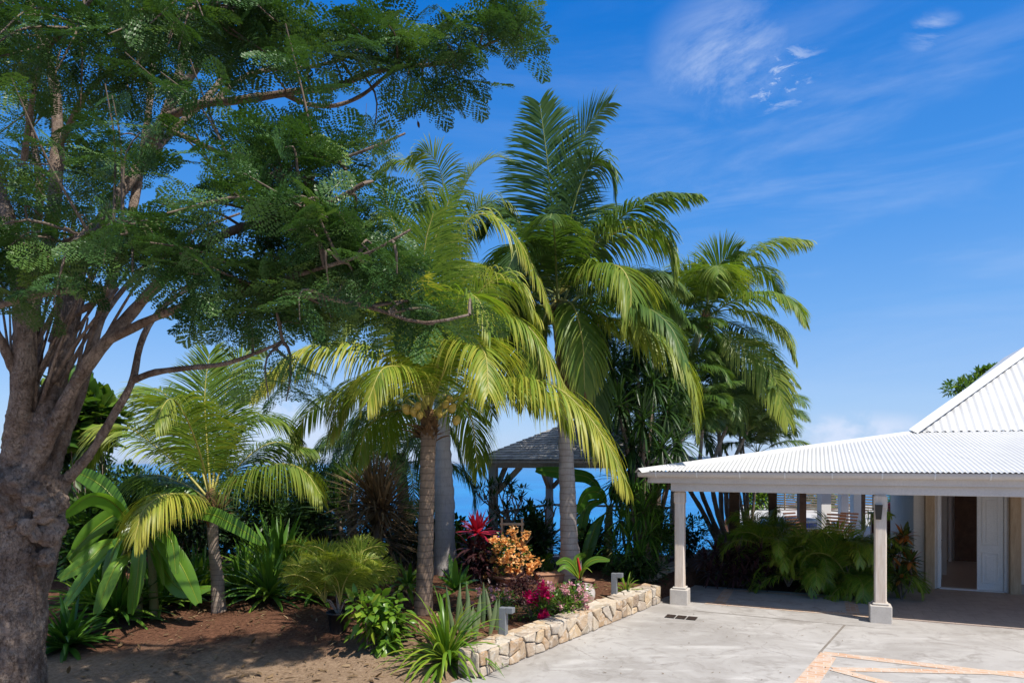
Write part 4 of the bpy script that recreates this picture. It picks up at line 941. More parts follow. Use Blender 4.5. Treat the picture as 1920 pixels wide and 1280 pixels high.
# palm E: young coconut palm on the left
b = gp(412, 1146); D0 = b.y
fr = [
 (fp(D0, [(396, 935, 0), (388, 830, .1), (384, 740, .2), (392, 665, .3)]), dict(L=.95, hang=.35, vee=6, n=95)),
 (fp(D0, [(394, 930, 0), (375, 850, -.5), (345, 775, -1.0), (318, 748, -1.4), (290, 790, -1.8)]), dict(L=.85, hang=1.0, v0=.4, v1=.9)),
 (fp(D0, [(392, 935, 0), (345, 882, .0), (290, 835, 0), (235, 800, 0), (190, 822, 0), (158, 878, 0)]), dict(L=.74, hang=1.0, v0=.4, v1=.95)),
 (fp(D0, [(400, 958, 0), (430, 912, -.2), (470, 885, -.4), (530, 869, -.6), (572, 884, -.7), (600, 925, -.8)]), dict(L=.85, hang=1.5, v0=.35, v1=.85)),
 (fp(D0, [(398, 930, 0), (425, 850, .2), (465, 795, .4), (515, 785, .5), (555, 815, .6)]), dict(L=.85, hang=1.0)),
 (fp(D0, [(395, 945, 0), (350, 928, -.5), (308, 928, -.9), (270, 955, -1.2), (252, 1010, -1.4)]), dict(L=.75, hang=1.5, v0=.55, v1=1.0, mats=('coco_yellow', 'rachis_y'))),
 (fp(D0, [(393, 930, 0), (355, 810, .3), (305, 735, .5), (250, 730, .6)]), dict(L=.85, hang=.9)),
 (fp(D0, [(397, 930, 0), (410, 800, .5), (435, 700, .8), (470, 655, 1.0)]), dict(L=.85, hang=.7)),
 (fp(D0, [(394, 938, 0), (340, 905, .6), (280, 890, 1.0), (225, 920, 1.2)]), dict(L=.8, hang=1.3, v0=.05, v1=.5)),
 (fp(D0, [(400, 940, 0), (450, 870, .8), (510, 830, 1.2), (580, 840, 1.5)]), dict(L=.85, hang=1.2)),
]
palm('coconut_palm', 'young coconut palm with short grey trunk and arching fronds among banana and lilies', 'coconut palms', (b.x, b.y, b.z),
     [b - ZU * .2, at(408, 1090, D0), at(400, 1020, D0), at(397, 950, D0)], [.14, .11, .095, .088, .10], 'trunk_e', ('coco_green', 'rachis_y'), fr, n=85, wid=.033, v=(.2, .75), extra=0)

# palm G: small palm seen behind A
D0 = 17.5; b = at(757, 1040, D0); b.z = gz(b.x, b.y)
fr = [
 (fp(D0, [(748, 870, 0), (710, 800, 0), (655, 790, 0), (620, 870, 0)]), dict(hang=1.5)),
 (fp(D0, [(748, 870, 0), (725, 780, -.4), (680, 770, -.6), (645, 850, -.7)]), dict(hang=1.5)),
 (fp(D0, [(752, 870, 0), (790, 800, .2), (840, 800, .3), (875, 890, .3)]), dict(hang=1.5)),
 (fp(D0, [(750, 870, 0), (745, 790, .3), (760, 740, .5), (800, 740, .6)]), dict(hang=1.0)),
 (fp(D0, [(750, 872, 0), (735, 850, -.8), (715, 890, -1.2), (705, 960, -1.3)]), dict(hang=1.5)),
 (fp(D0, [(752, 872, 0), (775, 830, -.8), (800, 870, -1.1), (805, 950, -1.2)]), dict(hang=1.5)),
 (fp(D0, [(748, 872, 0), (700, 850, .5), (650, 900, .8), (640, 970, .9)]), dict(hang=1.5)),
 (fp(D0, [(756, 1000, .3), (775, 960, .1), (800, 938, 0), (840, 950, 0)]), dict(hang=1.2, v0=.5, v1=1.0)),
]
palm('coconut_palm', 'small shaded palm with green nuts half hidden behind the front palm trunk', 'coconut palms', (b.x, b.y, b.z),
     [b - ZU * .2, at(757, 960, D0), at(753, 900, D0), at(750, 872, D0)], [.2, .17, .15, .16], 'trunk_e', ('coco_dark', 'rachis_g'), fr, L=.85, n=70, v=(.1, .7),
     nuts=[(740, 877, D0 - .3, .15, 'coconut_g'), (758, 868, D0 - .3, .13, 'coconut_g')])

# ------------------------------------------------------------------ areca clumps
def areca(name, label, base, stems, fmats=('blue_frond', 'rachis_g'), L=.5, ln=2.2, n=55, wid=.03, nf=6, hang=.9, group=None, v=(.15, .7), seed=0, sr=.04, elr=(25, 75), droop=85):
    root = thing(name, base, label, 'palm', group); r = random.Random(seed); m_ = MB(); heads = []
    for pts in stems:
        p = smooth_pts(pts, 24); m_.tube(p, np.linspace(sr * 1.2, sr * .7, 24) * (1 + .05 * np.sign(np.sin(np.arange(24) * 2.0))), 8, 0, .5); heads.append((Vector(p[-1]), Vector(p[-1] - p[-3]).normalized()))
    m_.build('stems', M['trunk_e'], root)
    for h, d in heads:
        for k in range(nf):
            az = k * 2.4 + r.uniform(-.4, .4); e = radians(r.uniform(*elr)); p = h.copy(); pts = [p.copy()]; l2 = ln * r.uniform(.75, 1.1); dr = radians(droop * r.uniform(.8, 1.3))
            for s_ in range(6):
                p = p + (Vector((cos(az) * cos(e), sin(az) * cos(e), sin(e))) + d * .25).normalized() * l2 / 6; pts.append(p.copy()); e -= dr / 6 * (.5 + s_ / 3)
            f_ = MB(); frond(f_, pts, L, n, wid, hang, 28, None, v[0], v[1], .2, .012, .2, 4); f_.build('frond', [M[x] for x in fmats], root)
    return root
D0 = 20.0; b = at(1352, 1000, D0); b.z = gz(b.x, b.y)
stems = [[b, at(1318, 960, D0), at(1288, 905, D0), at(1275, 830, D0)], [b + UX * .15, at(1330, 960, D0), at(1312, 900, D0), at(1318, 790, D0)], [b + UX * .3, at(1345, 960, D0 - .3), at(1335, 880, D0), at(1362, 800, D0)],
         [b + UX * .4 + VX * .3, at(1362, 950, D0 + .3), at(1370, 880, D0), at(1400, 810, D0)], [b + VX * .4, at(1352, 940, D0 + .5), at(1350, 860, D0 + .5), at(1345, 730, D0 + .5)]]
areca('areca_palm', 'clump of slim leaning palms with arching feathery fronds behind the carport', (b.x, b.y, b.z), stems, L=.7, ln=2.3, n=60, wid=.04, nf=9, seed=4, sr=.07, v=(.1, .75), elr=(15, 80))

D0 = 21.5; b = at(1405, 1000, D0); b.z = gz(b.x, b.y)
areca('areca_palm', 'second areca clump, its low fronds arching over the carport roof edge', (b.x, b.y, b.z), [[b, at(1400, 900, D0), at(1392, 830, D0)], [b, at(1415, 920, D0), at(1420, 850, D0)], [b, at(1380, 900, D0), at(1350, 820, D0)], [b, at(1350, 900, D0), at(1310, 780, D0)], [b, at(1390, 860, D0), at(1385, 740, D0)]], L=.6, ln=2.0, n=55, wid=.04, nf=8, seed=14, sr=.05, v=(.15, .85), elr=(10, 75))

D0 = 18.0; b = at(1232, 1000, D0); b.z = gz(b.x, b.y)
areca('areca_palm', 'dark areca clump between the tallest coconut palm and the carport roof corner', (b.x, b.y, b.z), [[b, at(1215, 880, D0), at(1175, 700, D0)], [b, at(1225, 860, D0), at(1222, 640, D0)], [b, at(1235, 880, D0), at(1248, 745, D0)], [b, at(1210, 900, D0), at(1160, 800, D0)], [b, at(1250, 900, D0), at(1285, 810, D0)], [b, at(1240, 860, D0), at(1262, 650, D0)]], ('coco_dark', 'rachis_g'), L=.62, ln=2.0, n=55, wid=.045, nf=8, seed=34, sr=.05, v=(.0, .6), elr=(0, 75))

# ------------------------------------------------------------------ dark spiky clump behind the gazebo side
def rosette(mb, c, n, L, W, grav, el=(-10, 85), mat=0, v=(.2, .8), segs=4, fold=.35, axis=None, prof=None, spread=.03):
    k = np.arange(n); az = k * 2.39996 + RNG.uniform(-.2, .2, n); e = np.radians(np.interp(k / max(n - 1, 1), [0, 1], el[::-1]) + RNG.normal(0, 5, n))
    d = np.stack([np.cos(az) * np.cos(e), np.sin(az) * np.cos(e), np.sin(e)], 1)
    if axis is not None: d = d @ np.array(Vector((0, 0, 1)).rotation_difference(Vector(axis).normalized()).to_matrix()).T
    sd = np.cross(d, [0, 0, 1.0]) + 1e-6
    mb.ribbons(np.array(list(c)) + nrm(d) * spread + RNG.normal(0, spread * .4, (n, 3)), d, L * RNG.uniform(.7, 1.08, n), W * RNG.uniform(.8, 1.15, n), grav * RNG.uniform(.6, 1.4, n), segs, sd, prof, np.clip(RNG.uniform(v[0], v[1], n), 0, 1), mat, fold)
def rosette_tree(name, label, cat, base, heads, n, L, W, grav, mat, stem='twig', el=(-40, 85), v=(.1, .8), sr=.035, group=None, fold=.3, via=None, layers=1, lstep=.2):
    root = thing(name, base, label, cat, group); m_ = MB()
    for h in heads:
        h = Vector(h); mid = Vector(base).lerp(h, .5) + Vector((random.uniform(-.1, .1), random.uniform(-.1, .1), 0)); m_.tube(smooth_pts([Vector(base), mid, h], 14), np.linspace(sr * 1.3, sr, 14), 7, 0, .5)
    m_.build('stems', M[stem], root)
    for h in heads:
        h = Vector(h); ax = (h - Vector(base)).normalized() * .6 + ZU; m_ = MB()
        for q in range(layers): rosette(m_, h - ax.normalized() * lstep * q, n, L, W, grav * (1 + .5 * q), el, 0, v, fold=fold, axis=ax)
        m_.build('leaf_rosette', M[mat], root)
    return root
D0 = 15.9; b = at(1212, 1085, D0); b.z = gz(b.x, b.y)
rosette_tree('dracaena_tree', 'dark spiky dracaena tree filling the gap left of the carport palms', 'tree', (b.x, b.y, b.z),
    [at(x, y, D0 + d) for x, y, d in ((1150, 690, 0), (1195, 655, .5), (1225, 720, 0), (1160, 760, -.4), (1205, 790, -.5), (1250, 770, .3), (1185, 840, -.3), (1240, 840, 0), (1135, 640, .6), (1170, 720, .8), (1225, 660, .8), (1260, 710, .6), (1140, 820, 0), (1215, 880, .2), (1165, 900, -.2), (1270, 830, .4))], 64, .86, .06, .9, 'dark_leaf', v=(.0, .6), el=(-70, 85))
# ------------------------------------------------------------------ big fine-leaved tree on the left
def leaf_template(seed, npin=7, nlf=8):
    r = np.random.default_rng(seed); Vs = []
    ts = np.linspace(.16, .98, npin); droop = r.uniform(.15, .5)
    for i, t in enumerate(ts):
        pl = .44 * np.sin(pi * (.22 + .66 * t)) * r.uniform(.9, 1.05)
        bx = np.array([t, 0, -droop * t * t * .5])
        for sg in (-1, 1):
            a = radians(62 - 22 * t) + r.normal(0, .06); d = np.array([cos(a), sg * sin(a), -.12 + r.normal(0, .06)]); d /= np.linalg.norm(d)
            q = np.linspace(.12, 1, nlf); B = bx + d * (q * pl)[:, None]; B[:, 2] -= .10 * q * q * pl
            pr = np.array([-d[1], d[0], 0]); pr /= np.linalg.norm(pr)
            L_ = .098 * np.sin(pi * (.2 + .7 * q)); Wd = .042
            for s2 in (-1, 1):
                dl = pr * s2 * .93 + d * .37 + np.array([0, 0, .10]) + r.normal(0, .12, (nlf, 3)); dl = nrm(dl); wv = nrm(np.cross(dl, np.array([0, 0, 1.0]) + r.normal(0, .22, (nlf, 3))))
                tip = B + dl * L_[:, None]; midp = B + dl * (L_ * .5)[:, None]; w = wv * (Wd * .5)
                Vs.append(np.stack([B, midp + w, tip, midp - w], 1))
        if i % 2 == 0: pass
    Vs = np.concatenate(Vs).reshape(-1, 4, 3)
    # rachis as thin quads
    n = 5; tt = np.linspace(0, 1, n + 1); c = np.stack([tt, 0 * tt, -droop * tt * tt * .5], 1); w = .006
    rq = np.stack([c[:-1] + [0, w, 0], c[1:] + [0, w, 0], c[1:] - [0, w, 0], c[:-1] - [0, w, 0]], 1)
    return np.concatenate([Vs, rq])
TEMPL = [leaf_template(s) for s in range(7)]
def place_leaves(mb, pos, dirs, size, val, mat=0):
    """pos (n,3), dirs (n,3) leaf axis; blades face up"""
    n = len(pos); dirs = nrm(dirs); up = np.array([0, 0, 1.0]) + RNG.normal(0, .6, (n, 3))
    Y = nrm(np.cross(up, dirs)); Z = np.cross(dirs, Y); which = RNG.integers(0, len(TEMPL), n)
    for k in range(len(TEMPL)):
        ix = np.where(which == k)[0]
        if len(ix) == 0: continue
        T_ = TEMPL[k].reshape(-1, 3); Rm = np.stack([dirs[ix], Y[ix], Z[ix]], 1) * size[ix][:, None, None]
        V = np.einsum('vk,nkj->nvj', T_, Rm) + pos[ix][:, None, :]
        m = T_.shape[0]; nv = m * len(ix)
        mb.add(V.reshape(-1, 3), np.arange(nv, dtype=np.int64).reshape(-1, 4), mat, np.clip(np.repeat(val[ix], m) + np.repeat(RNG.normal(0, .06, nv // 4), 4), 0, 1), False)

TD = 7.3
tb_ = at(10, 1330, TD); tb_.z = 0.05
ftree = thing('feather_leaved_tree', (tb_.x, tb_.y, 0), 'large spreading feather-leaved tree with a gnarled thick trunk at the left edge', 'tree')
def W2(px, D): return px / F * D
tk = MB()
trunk_pts = [at(-5, 1345, TD), at(0, 1250, TD), at(4, 1150, TD), at(8, 1050, TD), at(12, 960, TD), at(20, 890, TD)]
tk.tube(smooth_pts(trunk_pts, 20), np.interp(np.linspace(0, 1, 20), [0, .3, .6, .85, 1], [.44, .40, .375, .40, .36]), 26, 0, .5, .16, 2.2, seed=3)
t2 = [at(20, 1345, TD + .1), at(30, 1200, TD + .12), at(50, 1105, TD + .15), at(78, 1015, TD + .15), at(94, 950, TD + .12), at(108, 900, TD + .1)]
tk.tube(smooth_pts(t2, 18), np.interp(np.linspace(0, 1, 18), [0, .5, .8, 1], [.22, .20, .175, .13]), 20, 0, .5, .22, 3, seed=9)
for (x, y, dd, r_) in ((62, 930, -.26, .12), (84, 958, -.2, .10), (30, 905, -.32, .12), (96, 1000, -.05, .10), (110, 985, .0, .08), (106, 940, 0, .10), (68, 1000, -.2, .07), (5, 940, -.34, .10), (88, 1045, -.05, .08), (48, 985, -.31, .07), (100, 1022, .02, .06), (20, 970, -.36, .06), (75, 905, -.15, .10)):
    tk.ell(at(x, y, TD + dd * .8), (r_ * 1.15, r_ * 1.1, r_ * 1.3), 0, .5, 14, 10, .5, 2.2)
BR = []      # (points, r0, r1)
def branch(pts, r0, r1, n=22): BR.append((smooth_pts([at(x, y, TD + d) for x, y, d in pts], n), r0 * .64, r1 * .70))
branch([(25, 900, -.1), (38, 760, -.3), (45, 640, -.4), (40, 540, -.4), (20, 440, -.4), (-15, 330, -.3)], .19, .11)
branch([(40, 640, -.4), (62, 560, -.3), (95, 430, -.1), (108, 280, .1), (100, 150, .2), (60, 20, .3), (50, -60, .3)], .13, .06)
branch([(55, 890, -.15), (85, 780, -.2), (112, 690, -.1), (128, 600, 0), (150, 500, .1), (200, 400, .3), (262, 310, .5), (310, 215, .6), (345, 110, .7), (378, -20, .8)], .15, .06, 34)
branch([(310, 215, .6), (352, 150, .5), (395, 90, .4), (420, 40, .4), (440, -40, .4)], .085, .05)
branch([(262, 310, .5), (330, 240, .8), (400, 170, 1.0), (455, 80, 1.2), (512, -10, 1.3)], .075, .04)
branch([(60, 885, -.1), (105, 790, -.25), (150, 705, -.35), (200, 640, -.4), (262, 570, -.3), (335, 495, -.9), (420, 440, -1.5), (510, 410, -2.0), (600, 390, -2.3), (680, 345, -2.4)], .12, .025, 34)
branch([(90, 905, 0), (118, 820, .1), (150, 735, .2), (172, 650, .3), (205, 540, .4), (240, 430, .5), (260, 330, .6), (280, 200, .8), (290, 40, 1.0)], .11, .045, 30)
branch([(110, 915, .1), (165, 855, 0), (212, 780, -.1), (248, 715, -.1), (262, 650, 0), (285, 600, .1), (330, 555, .3), (380, 530, .5)], .085, .03, 26)
branch([(252, 712, -.1), (290, 698, -.3), (350, 690, -.8), (420, 682, -1.3), (480, 662, -1.8), (530, 640, -2.0)], .055, .015)
branch([(262, 310, .5), (300, 235, .3), (370, 197, 0), (450, 188, -.2), (540, 174, -.3), (630, 162, -.4), (690, 138, -.5), (750, 125, -.5), (810, 122, -.5), (860, 106, -.5), (905, 88, -.5), (960, 62, -.5)], .095, .018, 40)
branch([(530, 176, -.3), (580, 196, -.2), (630, 198, -.1), (680, 178, -.1), (720, 145, -.2), (742, 128, -.4)], .04, .022)
branch([(400, 190, 0), (455, 146, .2), (510, 130, .3), (580, 126, .4), (650, 106, .5), (720, 60, .6)], .05, .015)
branch([(128, 600, 0), (200, 545, -.8), (120, 545, -1.3), (60, 555, -1.5), (-10, 575, -1.6)], .05, .04)
branch([(200, 640, -.4), (280, 600, -.8), (370, 565, -1.3), (470, 550, -1.8), (580, 555, -2.2), (690, 575, -2.4), (790, 605, -2.5), (880, 590, -2.5)], .07, .012, 30)
branch([(335, 495, -.9), (430, 490, -1.2), (520, 520, -1.9), (610, 500, -2.4), (700, 470, -2.6), (770, 430, -2.6)], .05, .012)
branch([(300, 235, .3), (420, 290, -.3), (520, 330, -1.2), (600, 310, -1.8), (690, 280, -2.0), (760, 250, -2.0)], .05, .012)
branch([(30, 700, -.4), (-10, 620, -.6), (-60, 560, -.8)], .08, .05)
branch([(108, 280, .1), (160, 180, -.4), (230, 110, -.8), (300, 60, -1.1), (380, 20, -1.3)], .05, .02)
branch([(240, 430, .5), (320, 400, -.4), (400, 380, -1.2), (500, 350, -1.9), (590, 330, -2.2)], .05, .015)
branch([(40, 540, -.4), (90, 480, -1.2), (150, 440, -1.7), (230, 420, -2.0)], .05, .015)
branch([(45, 300, -.3), (75, 120, -.8), (140, 40, -1.2), (200, -40, -1.4)], .05, .02)
branch([(70, 870, 0), (60, 760, .4), (72, 640, .6), (60, 500, .8), (75, 350, 1.0), (45, 180, 1.2)], .10, .05)
branch([(85, 860, .2), (135, 740, .6), (190, 600, .9), (270, 500, 1.2), (350, 440, 1.4), (450, 400, 1.5)], .08, .02)
for k in range(40):    # thin suckers fanning out of the crotch
    x0 = random.uniform(20, 135); a = random.uniform(-.15, .75); ln = random.uniform(180, 360); dd = random.uniform(-.4, .7); y0 = random.uniform(640, 860)
    branch([(x0, y0, dd * .5), (x0 + a * ln * .45, y0 - ln * .5, dd), (x0 + a * ln * 1.0, y0 - ln, dd * 1.4)], random.uniform(.025, .05), .012, 12)
for i, (p, r0, r1) in [(i, x) for i, x in enumerate(BR[:8]) if x[0][0][2] < 3.2]: tk.tube(p[:6], np.linspace(r0 * 1.15, np.interp(5, [0, len(p) - 1], [r0, r1]), 6), 14, 0, .5, .12, 3, seed=i)
to = tk.build('trunk', M['bark'], ftree)
rm_ = to.modifiers.new('blend', 'REMESH'); rm_.mode = 'VOXEL'; rm_.voxel_size = .016; rm_.use_smooth_shade = True
sm_ = to.modifiers.new('smooth', 'SMOOTH'); sm_.factor = .5; sm_.iterations = 9
tx = bpy.data.textures.new('bark_relief', 'CLOUDS'); tx.noise_scale = .055; tx.noise_depth = 5
dm_ = to.modifiers.new('relief', 'DISPLACE'); dm_.texture = tx; dm_.strength = .045; dm_.mid_level = .5
for i, (p, r0, r1) in enumerate(BR):
    m_ = MB(); rr = np.linspace(r0, r1, len(p)) * (1 + .06 * np.sin(np.arange(len(p)) * 1.9 + i)); m_.tube(p[(3 if i < 8 and p[0][2] < 3.2 else 0):], rr[(3 if i < 8 and p[0][2] < 3.2 else 0):], 10, 0, .5, .16, 6, seed=i)
    m_.build('branch', M['bark'], ftree)
BP = np.concatenate([p[len(p) // 3:] for p, _, _ in BR])
zones = [   # cx, cy, rx, ry, Dmin, Dmax, clusters
    (120, 70, 220, 110, 5.0, 6.8, 40), (430, 45, 230, 70, 5.2, 6.6, 34), (650, 60, 110, 40, 5.8, 6.8, 13), (810, 100, 70, 34, 6.6, 7.0, 8), (945, 58, 70, 26, 6.6, 7.0, 9), (800, 160, 70, 18, 6.6, 7.0, 6),
    (100, 310, 150, 140, 6.8, 9, 25), (60, 470, 140, 60, 4.9, 6.2, 17), (400, 430, 210, 90, 4.4, 6.4, 46), (570, 350, 120, 85, 4.6, 6.4, 27), (600, 540, 165, 75, 4.5, 6.4, 40), (810, 592, 85, 20, 5.0, 5.6, 9),
    (250, 150, 150, 100, 5.0, 6.8, 17), (535, 745, 40, 20, 5.0, 5.4, 4), (450, 600, 120, 30, 4.6, 6.0, 8), (540, 275, 160, 40, 5.0, 6.6, 14), (310, 520, 160, 40, 4.4, 5.8, 12), (650, 450, 75, 70, 4.6, 6.0, 18), (60, 560, 110, 40, 5.0, 7.0, 7), (600, 235, 90, 20, 5.8, 7.0, 4)]
fl = MB(); POS = []; DIR = []; SZ = []; VAL = []
gaps = [(350, 355, 55, 40), (640, 210, 55, 22), (390, 665, 50, 40), (720, 195, 60, 30), (210, 215, 30, 30), (420, 250, 40, 22), (310, 620, 40, 45)]
for (cx, cy, rx, ry, d0, d1, n) in zones:
    for _ in range(int(n * .80)):
        a = random.uniform(0, 2 * pi); r_ = sqrt(random.random()); x = cx + rx * r_ * cos(a); y = cy + ry * r_ * sin(a); D = random.uniform(d0, d1)
        if any(((x - gx_) / a_) ** 2 + ((y - gy_) / b_) ** 2 < 1 for gx_, gy_, a_, b_ in gaps): continue
        p = np.array(list(at(x, y, D))); dist = np.linalg.norm(BP - p, axis=1); q = BP[np.argmin(dist)]; dmin = dist.min()
        if dmin > 1.5: q = p + (q - p) / dmin * 1.5
        mid = (p + q) / 2 + np.array([0, 0, .08]) + RNG.normal(0, .05, 3); pts = smooth_pts([q, mid, p], 8)
        fl.tube(pts, np.linspace(.014, .005, 8), 4, 1, .5, cap=False)
        out = p - q; out = out / max(np.linalg.norm(out), .05); out[2] *= .4
        nl = random.randint(4, 7); cv = random.betavariate(2, 2)
        for k in range(nl):
            f = k / nl; base = pts[int(3 + f * 4)] + RNG.normal(0, .02, 3); az = k * 2.4 + random.uniform(-.4, .4)
            d = out * (.5 + .5 * f) + np.array([cos(az), sin(az), random.uniform(-.6, .35)]) * .9
            POS.append(base); DIR.append(d); SZ.append(random.uniform(62, 105) / F * D); VAL.append(min(1, max(0, cv * .6 + random.betavariate(2, 2.5) * .5)))
place_leaves(fl, np.array(POS), np.array(DIR), np.array(SZ), np.array(VAL))
fol = fl.build('foliage', [M['flame_leaf'], M['twig']], ftree)
# dark hanging pods
for (x, y, d) in ((776, 204, -.4), (783, 228, -.4), (728, 262, .4), (690, 250, .4), (560, 300, .3)):
    m_ = MB(); c = at(x, y, TD + d); m_.ribbons([list(c)], [[.3, 0, -1]], .07, .035, .2, 4, [[.8, -.6, 0]]); m_.tube([c, c + Vector((-.03, 0, .12)), c + Vector((-.02, .02, .35))], .002, 4); m_.build('seed_pod', M['dark_wood'], ftree)

# ------------------------------------------------------------------ shrubs and clumps
def leafcloud(mb, c, r, n, L, Wd, lobes=9, up=.5, mat=0, v=(.1, .8), grav=.5, segs=2, fold=.3, dense=.5, prof=None):
    c = np.array(list(c)); r = np.array(r, float)
    lc = RNG.normal(0, 1, (lobes, 3)); lc = nrm(lc) * (RNG.random((lobes, 1)) ** .4) * .68; lr = RNG.uniform(.32, .55, lobes); lv = RNG.uniform(-.12, .12, lobes)
    w = RNG.integers(0, lobes, n); d = nrm(RNG.normal(0, 1, (n, 3))); rad = RNG.random(n) ** dense
    P = lc[w] + d * (rad * lr[w])[:, None]; out = nrm(d + P * .6 + np.array([0, 0, up]) + RNG.normal(0, .35, (n, 3)))
    mb.ribbons(c + P * r, out, L * RNG.uniform(.65, 1.15, n), Wd * RNG.uniform(.75, 1.15, n), grav * RNG.uniform(.4, 1.6, n), segs, None, (prof if prof is not None else (np.array([.25, 1, .08]) if segs == 2 else None)), np.clip(RNG.uniform(v[0], v[1], n) + lv[w], 0, 1), mat, fold)
    return c + lc * r, lr * r.mean()
def bush(name, label, cat, base, c, r, n, L, Wd, mat, group=None, lobes=9, stemmat='bark', **kw):
    root = thing(name, base, label, cat, group); m_ = MB(); cs, _ = leafcloud(m_, c, r, n, L, Wd, lobes, **kw)
    m_.build('foliage', M[mat], root); s_ = MB()
    for q in cs:
        mid = (np.array(list(base)) * .5 + q * .5) + RNG.normal(0, .05, 3); s_.tube(smooth_pts([base, mid, q], 8), np.linspace(.013, .005, 8), 5, 0, .5, cap=False)
    s_.build('stems', M[stemmat], root); return root
def pxr(px, D): return px / F * D
def bush_px(name, label, cat, bx, by, cx, cy, rx, ry, n, L, Wd, mat, D=None, depth=.8, **kw):
    if D is None: b = gp(bx, by)
    else: b = at(bx, by, D); b.z = gz(b.x, b.y)
    c = at(cx, cy, b.y); return bush(name, label, cat, (b.x, b.y, b.z), c, (pxr(rx, b.y), pxr(rx, b.y) * depth, pxr(ry, b.y)), n, L, Wd, mat, **kw)
def strap(name, label, cat, bx, by, n, L, Wd, mat, grav=1.2, el=(18, 82), group=None, v=(.1, .9), D=None, fold=.45, heads=1, spreadx=0, spready=0, segs=7, base=None, hz=0, stemmat=None):
    if base is not None: b = Vector(base)
    elif D is None: b = gp(bx, by)
    else: b = at(bx, by, D); b.z = gz(b.x, b.y)
    root = thing(name, b, label, cat, group); m_ = MB(); prof = np.array([.55, .8, 1, 1, .95, .8, .5, .06]) if segs == 7 else None
    for h in range(heads):
        o = b + Vector((random.uniform(-1, 1) * spreadx, random.uniform(-1, 1) * spready, 0)) if heads > 1 else b.copy(); o.z = (gz(o.x, o.y) if base is None else o.z) + hz
        rosette(m_, o, n, L * random.uniform(.85, 1.1), Wd, grav, el, 0, v, segs, fold, prof=prof, spread=.04)
    m_.build('leaves', M[mat], root); return root

# background bushes, left to right
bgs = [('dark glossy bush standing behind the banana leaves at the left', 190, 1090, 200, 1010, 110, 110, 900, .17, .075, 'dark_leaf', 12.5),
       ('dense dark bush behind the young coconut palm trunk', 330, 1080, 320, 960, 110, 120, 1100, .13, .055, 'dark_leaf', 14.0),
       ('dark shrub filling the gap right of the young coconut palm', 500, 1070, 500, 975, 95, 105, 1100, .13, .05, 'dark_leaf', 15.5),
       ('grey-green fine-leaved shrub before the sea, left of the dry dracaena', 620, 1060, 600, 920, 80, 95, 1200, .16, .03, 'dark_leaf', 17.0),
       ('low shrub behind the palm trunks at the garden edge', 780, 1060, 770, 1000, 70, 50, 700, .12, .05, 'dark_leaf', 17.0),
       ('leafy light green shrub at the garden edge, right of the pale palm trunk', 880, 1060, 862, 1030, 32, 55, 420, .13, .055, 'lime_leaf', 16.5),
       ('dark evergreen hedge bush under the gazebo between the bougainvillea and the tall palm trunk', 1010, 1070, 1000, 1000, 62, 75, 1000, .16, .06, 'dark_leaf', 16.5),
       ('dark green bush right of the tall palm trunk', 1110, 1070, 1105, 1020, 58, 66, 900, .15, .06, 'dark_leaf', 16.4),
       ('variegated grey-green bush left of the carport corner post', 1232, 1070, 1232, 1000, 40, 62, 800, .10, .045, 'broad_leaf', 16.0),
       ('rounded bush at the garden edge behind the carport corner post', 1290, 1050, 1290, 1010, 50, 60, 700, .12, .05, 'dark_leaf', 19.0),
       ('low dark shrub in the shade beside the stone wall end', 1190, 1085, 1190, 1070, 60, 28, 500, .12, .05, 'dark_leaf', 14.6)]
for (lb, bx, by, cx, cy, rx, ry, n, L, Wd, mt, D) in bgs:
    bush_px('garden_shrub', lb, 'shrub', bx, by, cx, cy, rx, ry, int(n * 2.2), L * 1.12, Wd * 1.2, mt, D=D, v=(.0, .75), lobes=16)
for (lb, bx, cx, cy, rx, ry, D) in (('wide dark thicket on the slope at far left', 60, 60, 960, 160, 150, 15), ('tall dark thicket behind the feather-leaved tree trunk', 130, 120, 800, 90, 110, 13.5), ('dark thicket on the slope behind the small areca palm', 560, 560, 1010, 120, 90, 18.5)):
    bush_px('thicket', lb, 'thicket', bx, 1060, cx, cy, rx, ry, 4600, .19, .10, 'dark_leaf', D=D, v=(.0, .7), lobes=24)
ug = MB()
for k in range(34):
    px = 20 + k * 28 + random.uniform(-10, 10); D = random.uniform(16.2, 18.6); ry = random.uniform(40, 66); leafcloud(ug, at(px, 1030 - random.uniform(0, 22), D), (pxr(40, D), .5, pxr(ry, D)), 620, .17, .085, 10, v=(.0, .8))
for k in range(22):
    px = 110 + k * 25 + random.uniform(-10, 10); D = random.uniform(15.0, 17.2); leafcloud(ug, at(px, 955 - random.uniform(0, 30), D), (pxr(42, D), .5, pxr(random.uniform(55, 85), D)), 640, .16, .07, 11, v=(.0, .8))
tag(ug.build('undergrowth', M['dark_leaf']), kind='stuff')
# hedge beyond the terrace and at right
for (lb, x0, D, w_) in (('green hedge bush beyond the slat fence, seen left under the carport beam', 1540, 42, 150), ('bright green hedge bush seen right of the lamp post under the carport beam', 1690, 33, 70), ('pale green bush beyond the terrace at the sea edge under the beam', 1420, 40, 60)):
    c = at(x0, 930, D); c.z = 1.0; r_ = pxr(w_, D) * .6
    bush('hedge_bush', lb, 'hedge', (c.x, c.y, 0), c, (r_, r_ * .4, 1.5), 2200, .22, .12, 'lime_leaf', lobes=20)
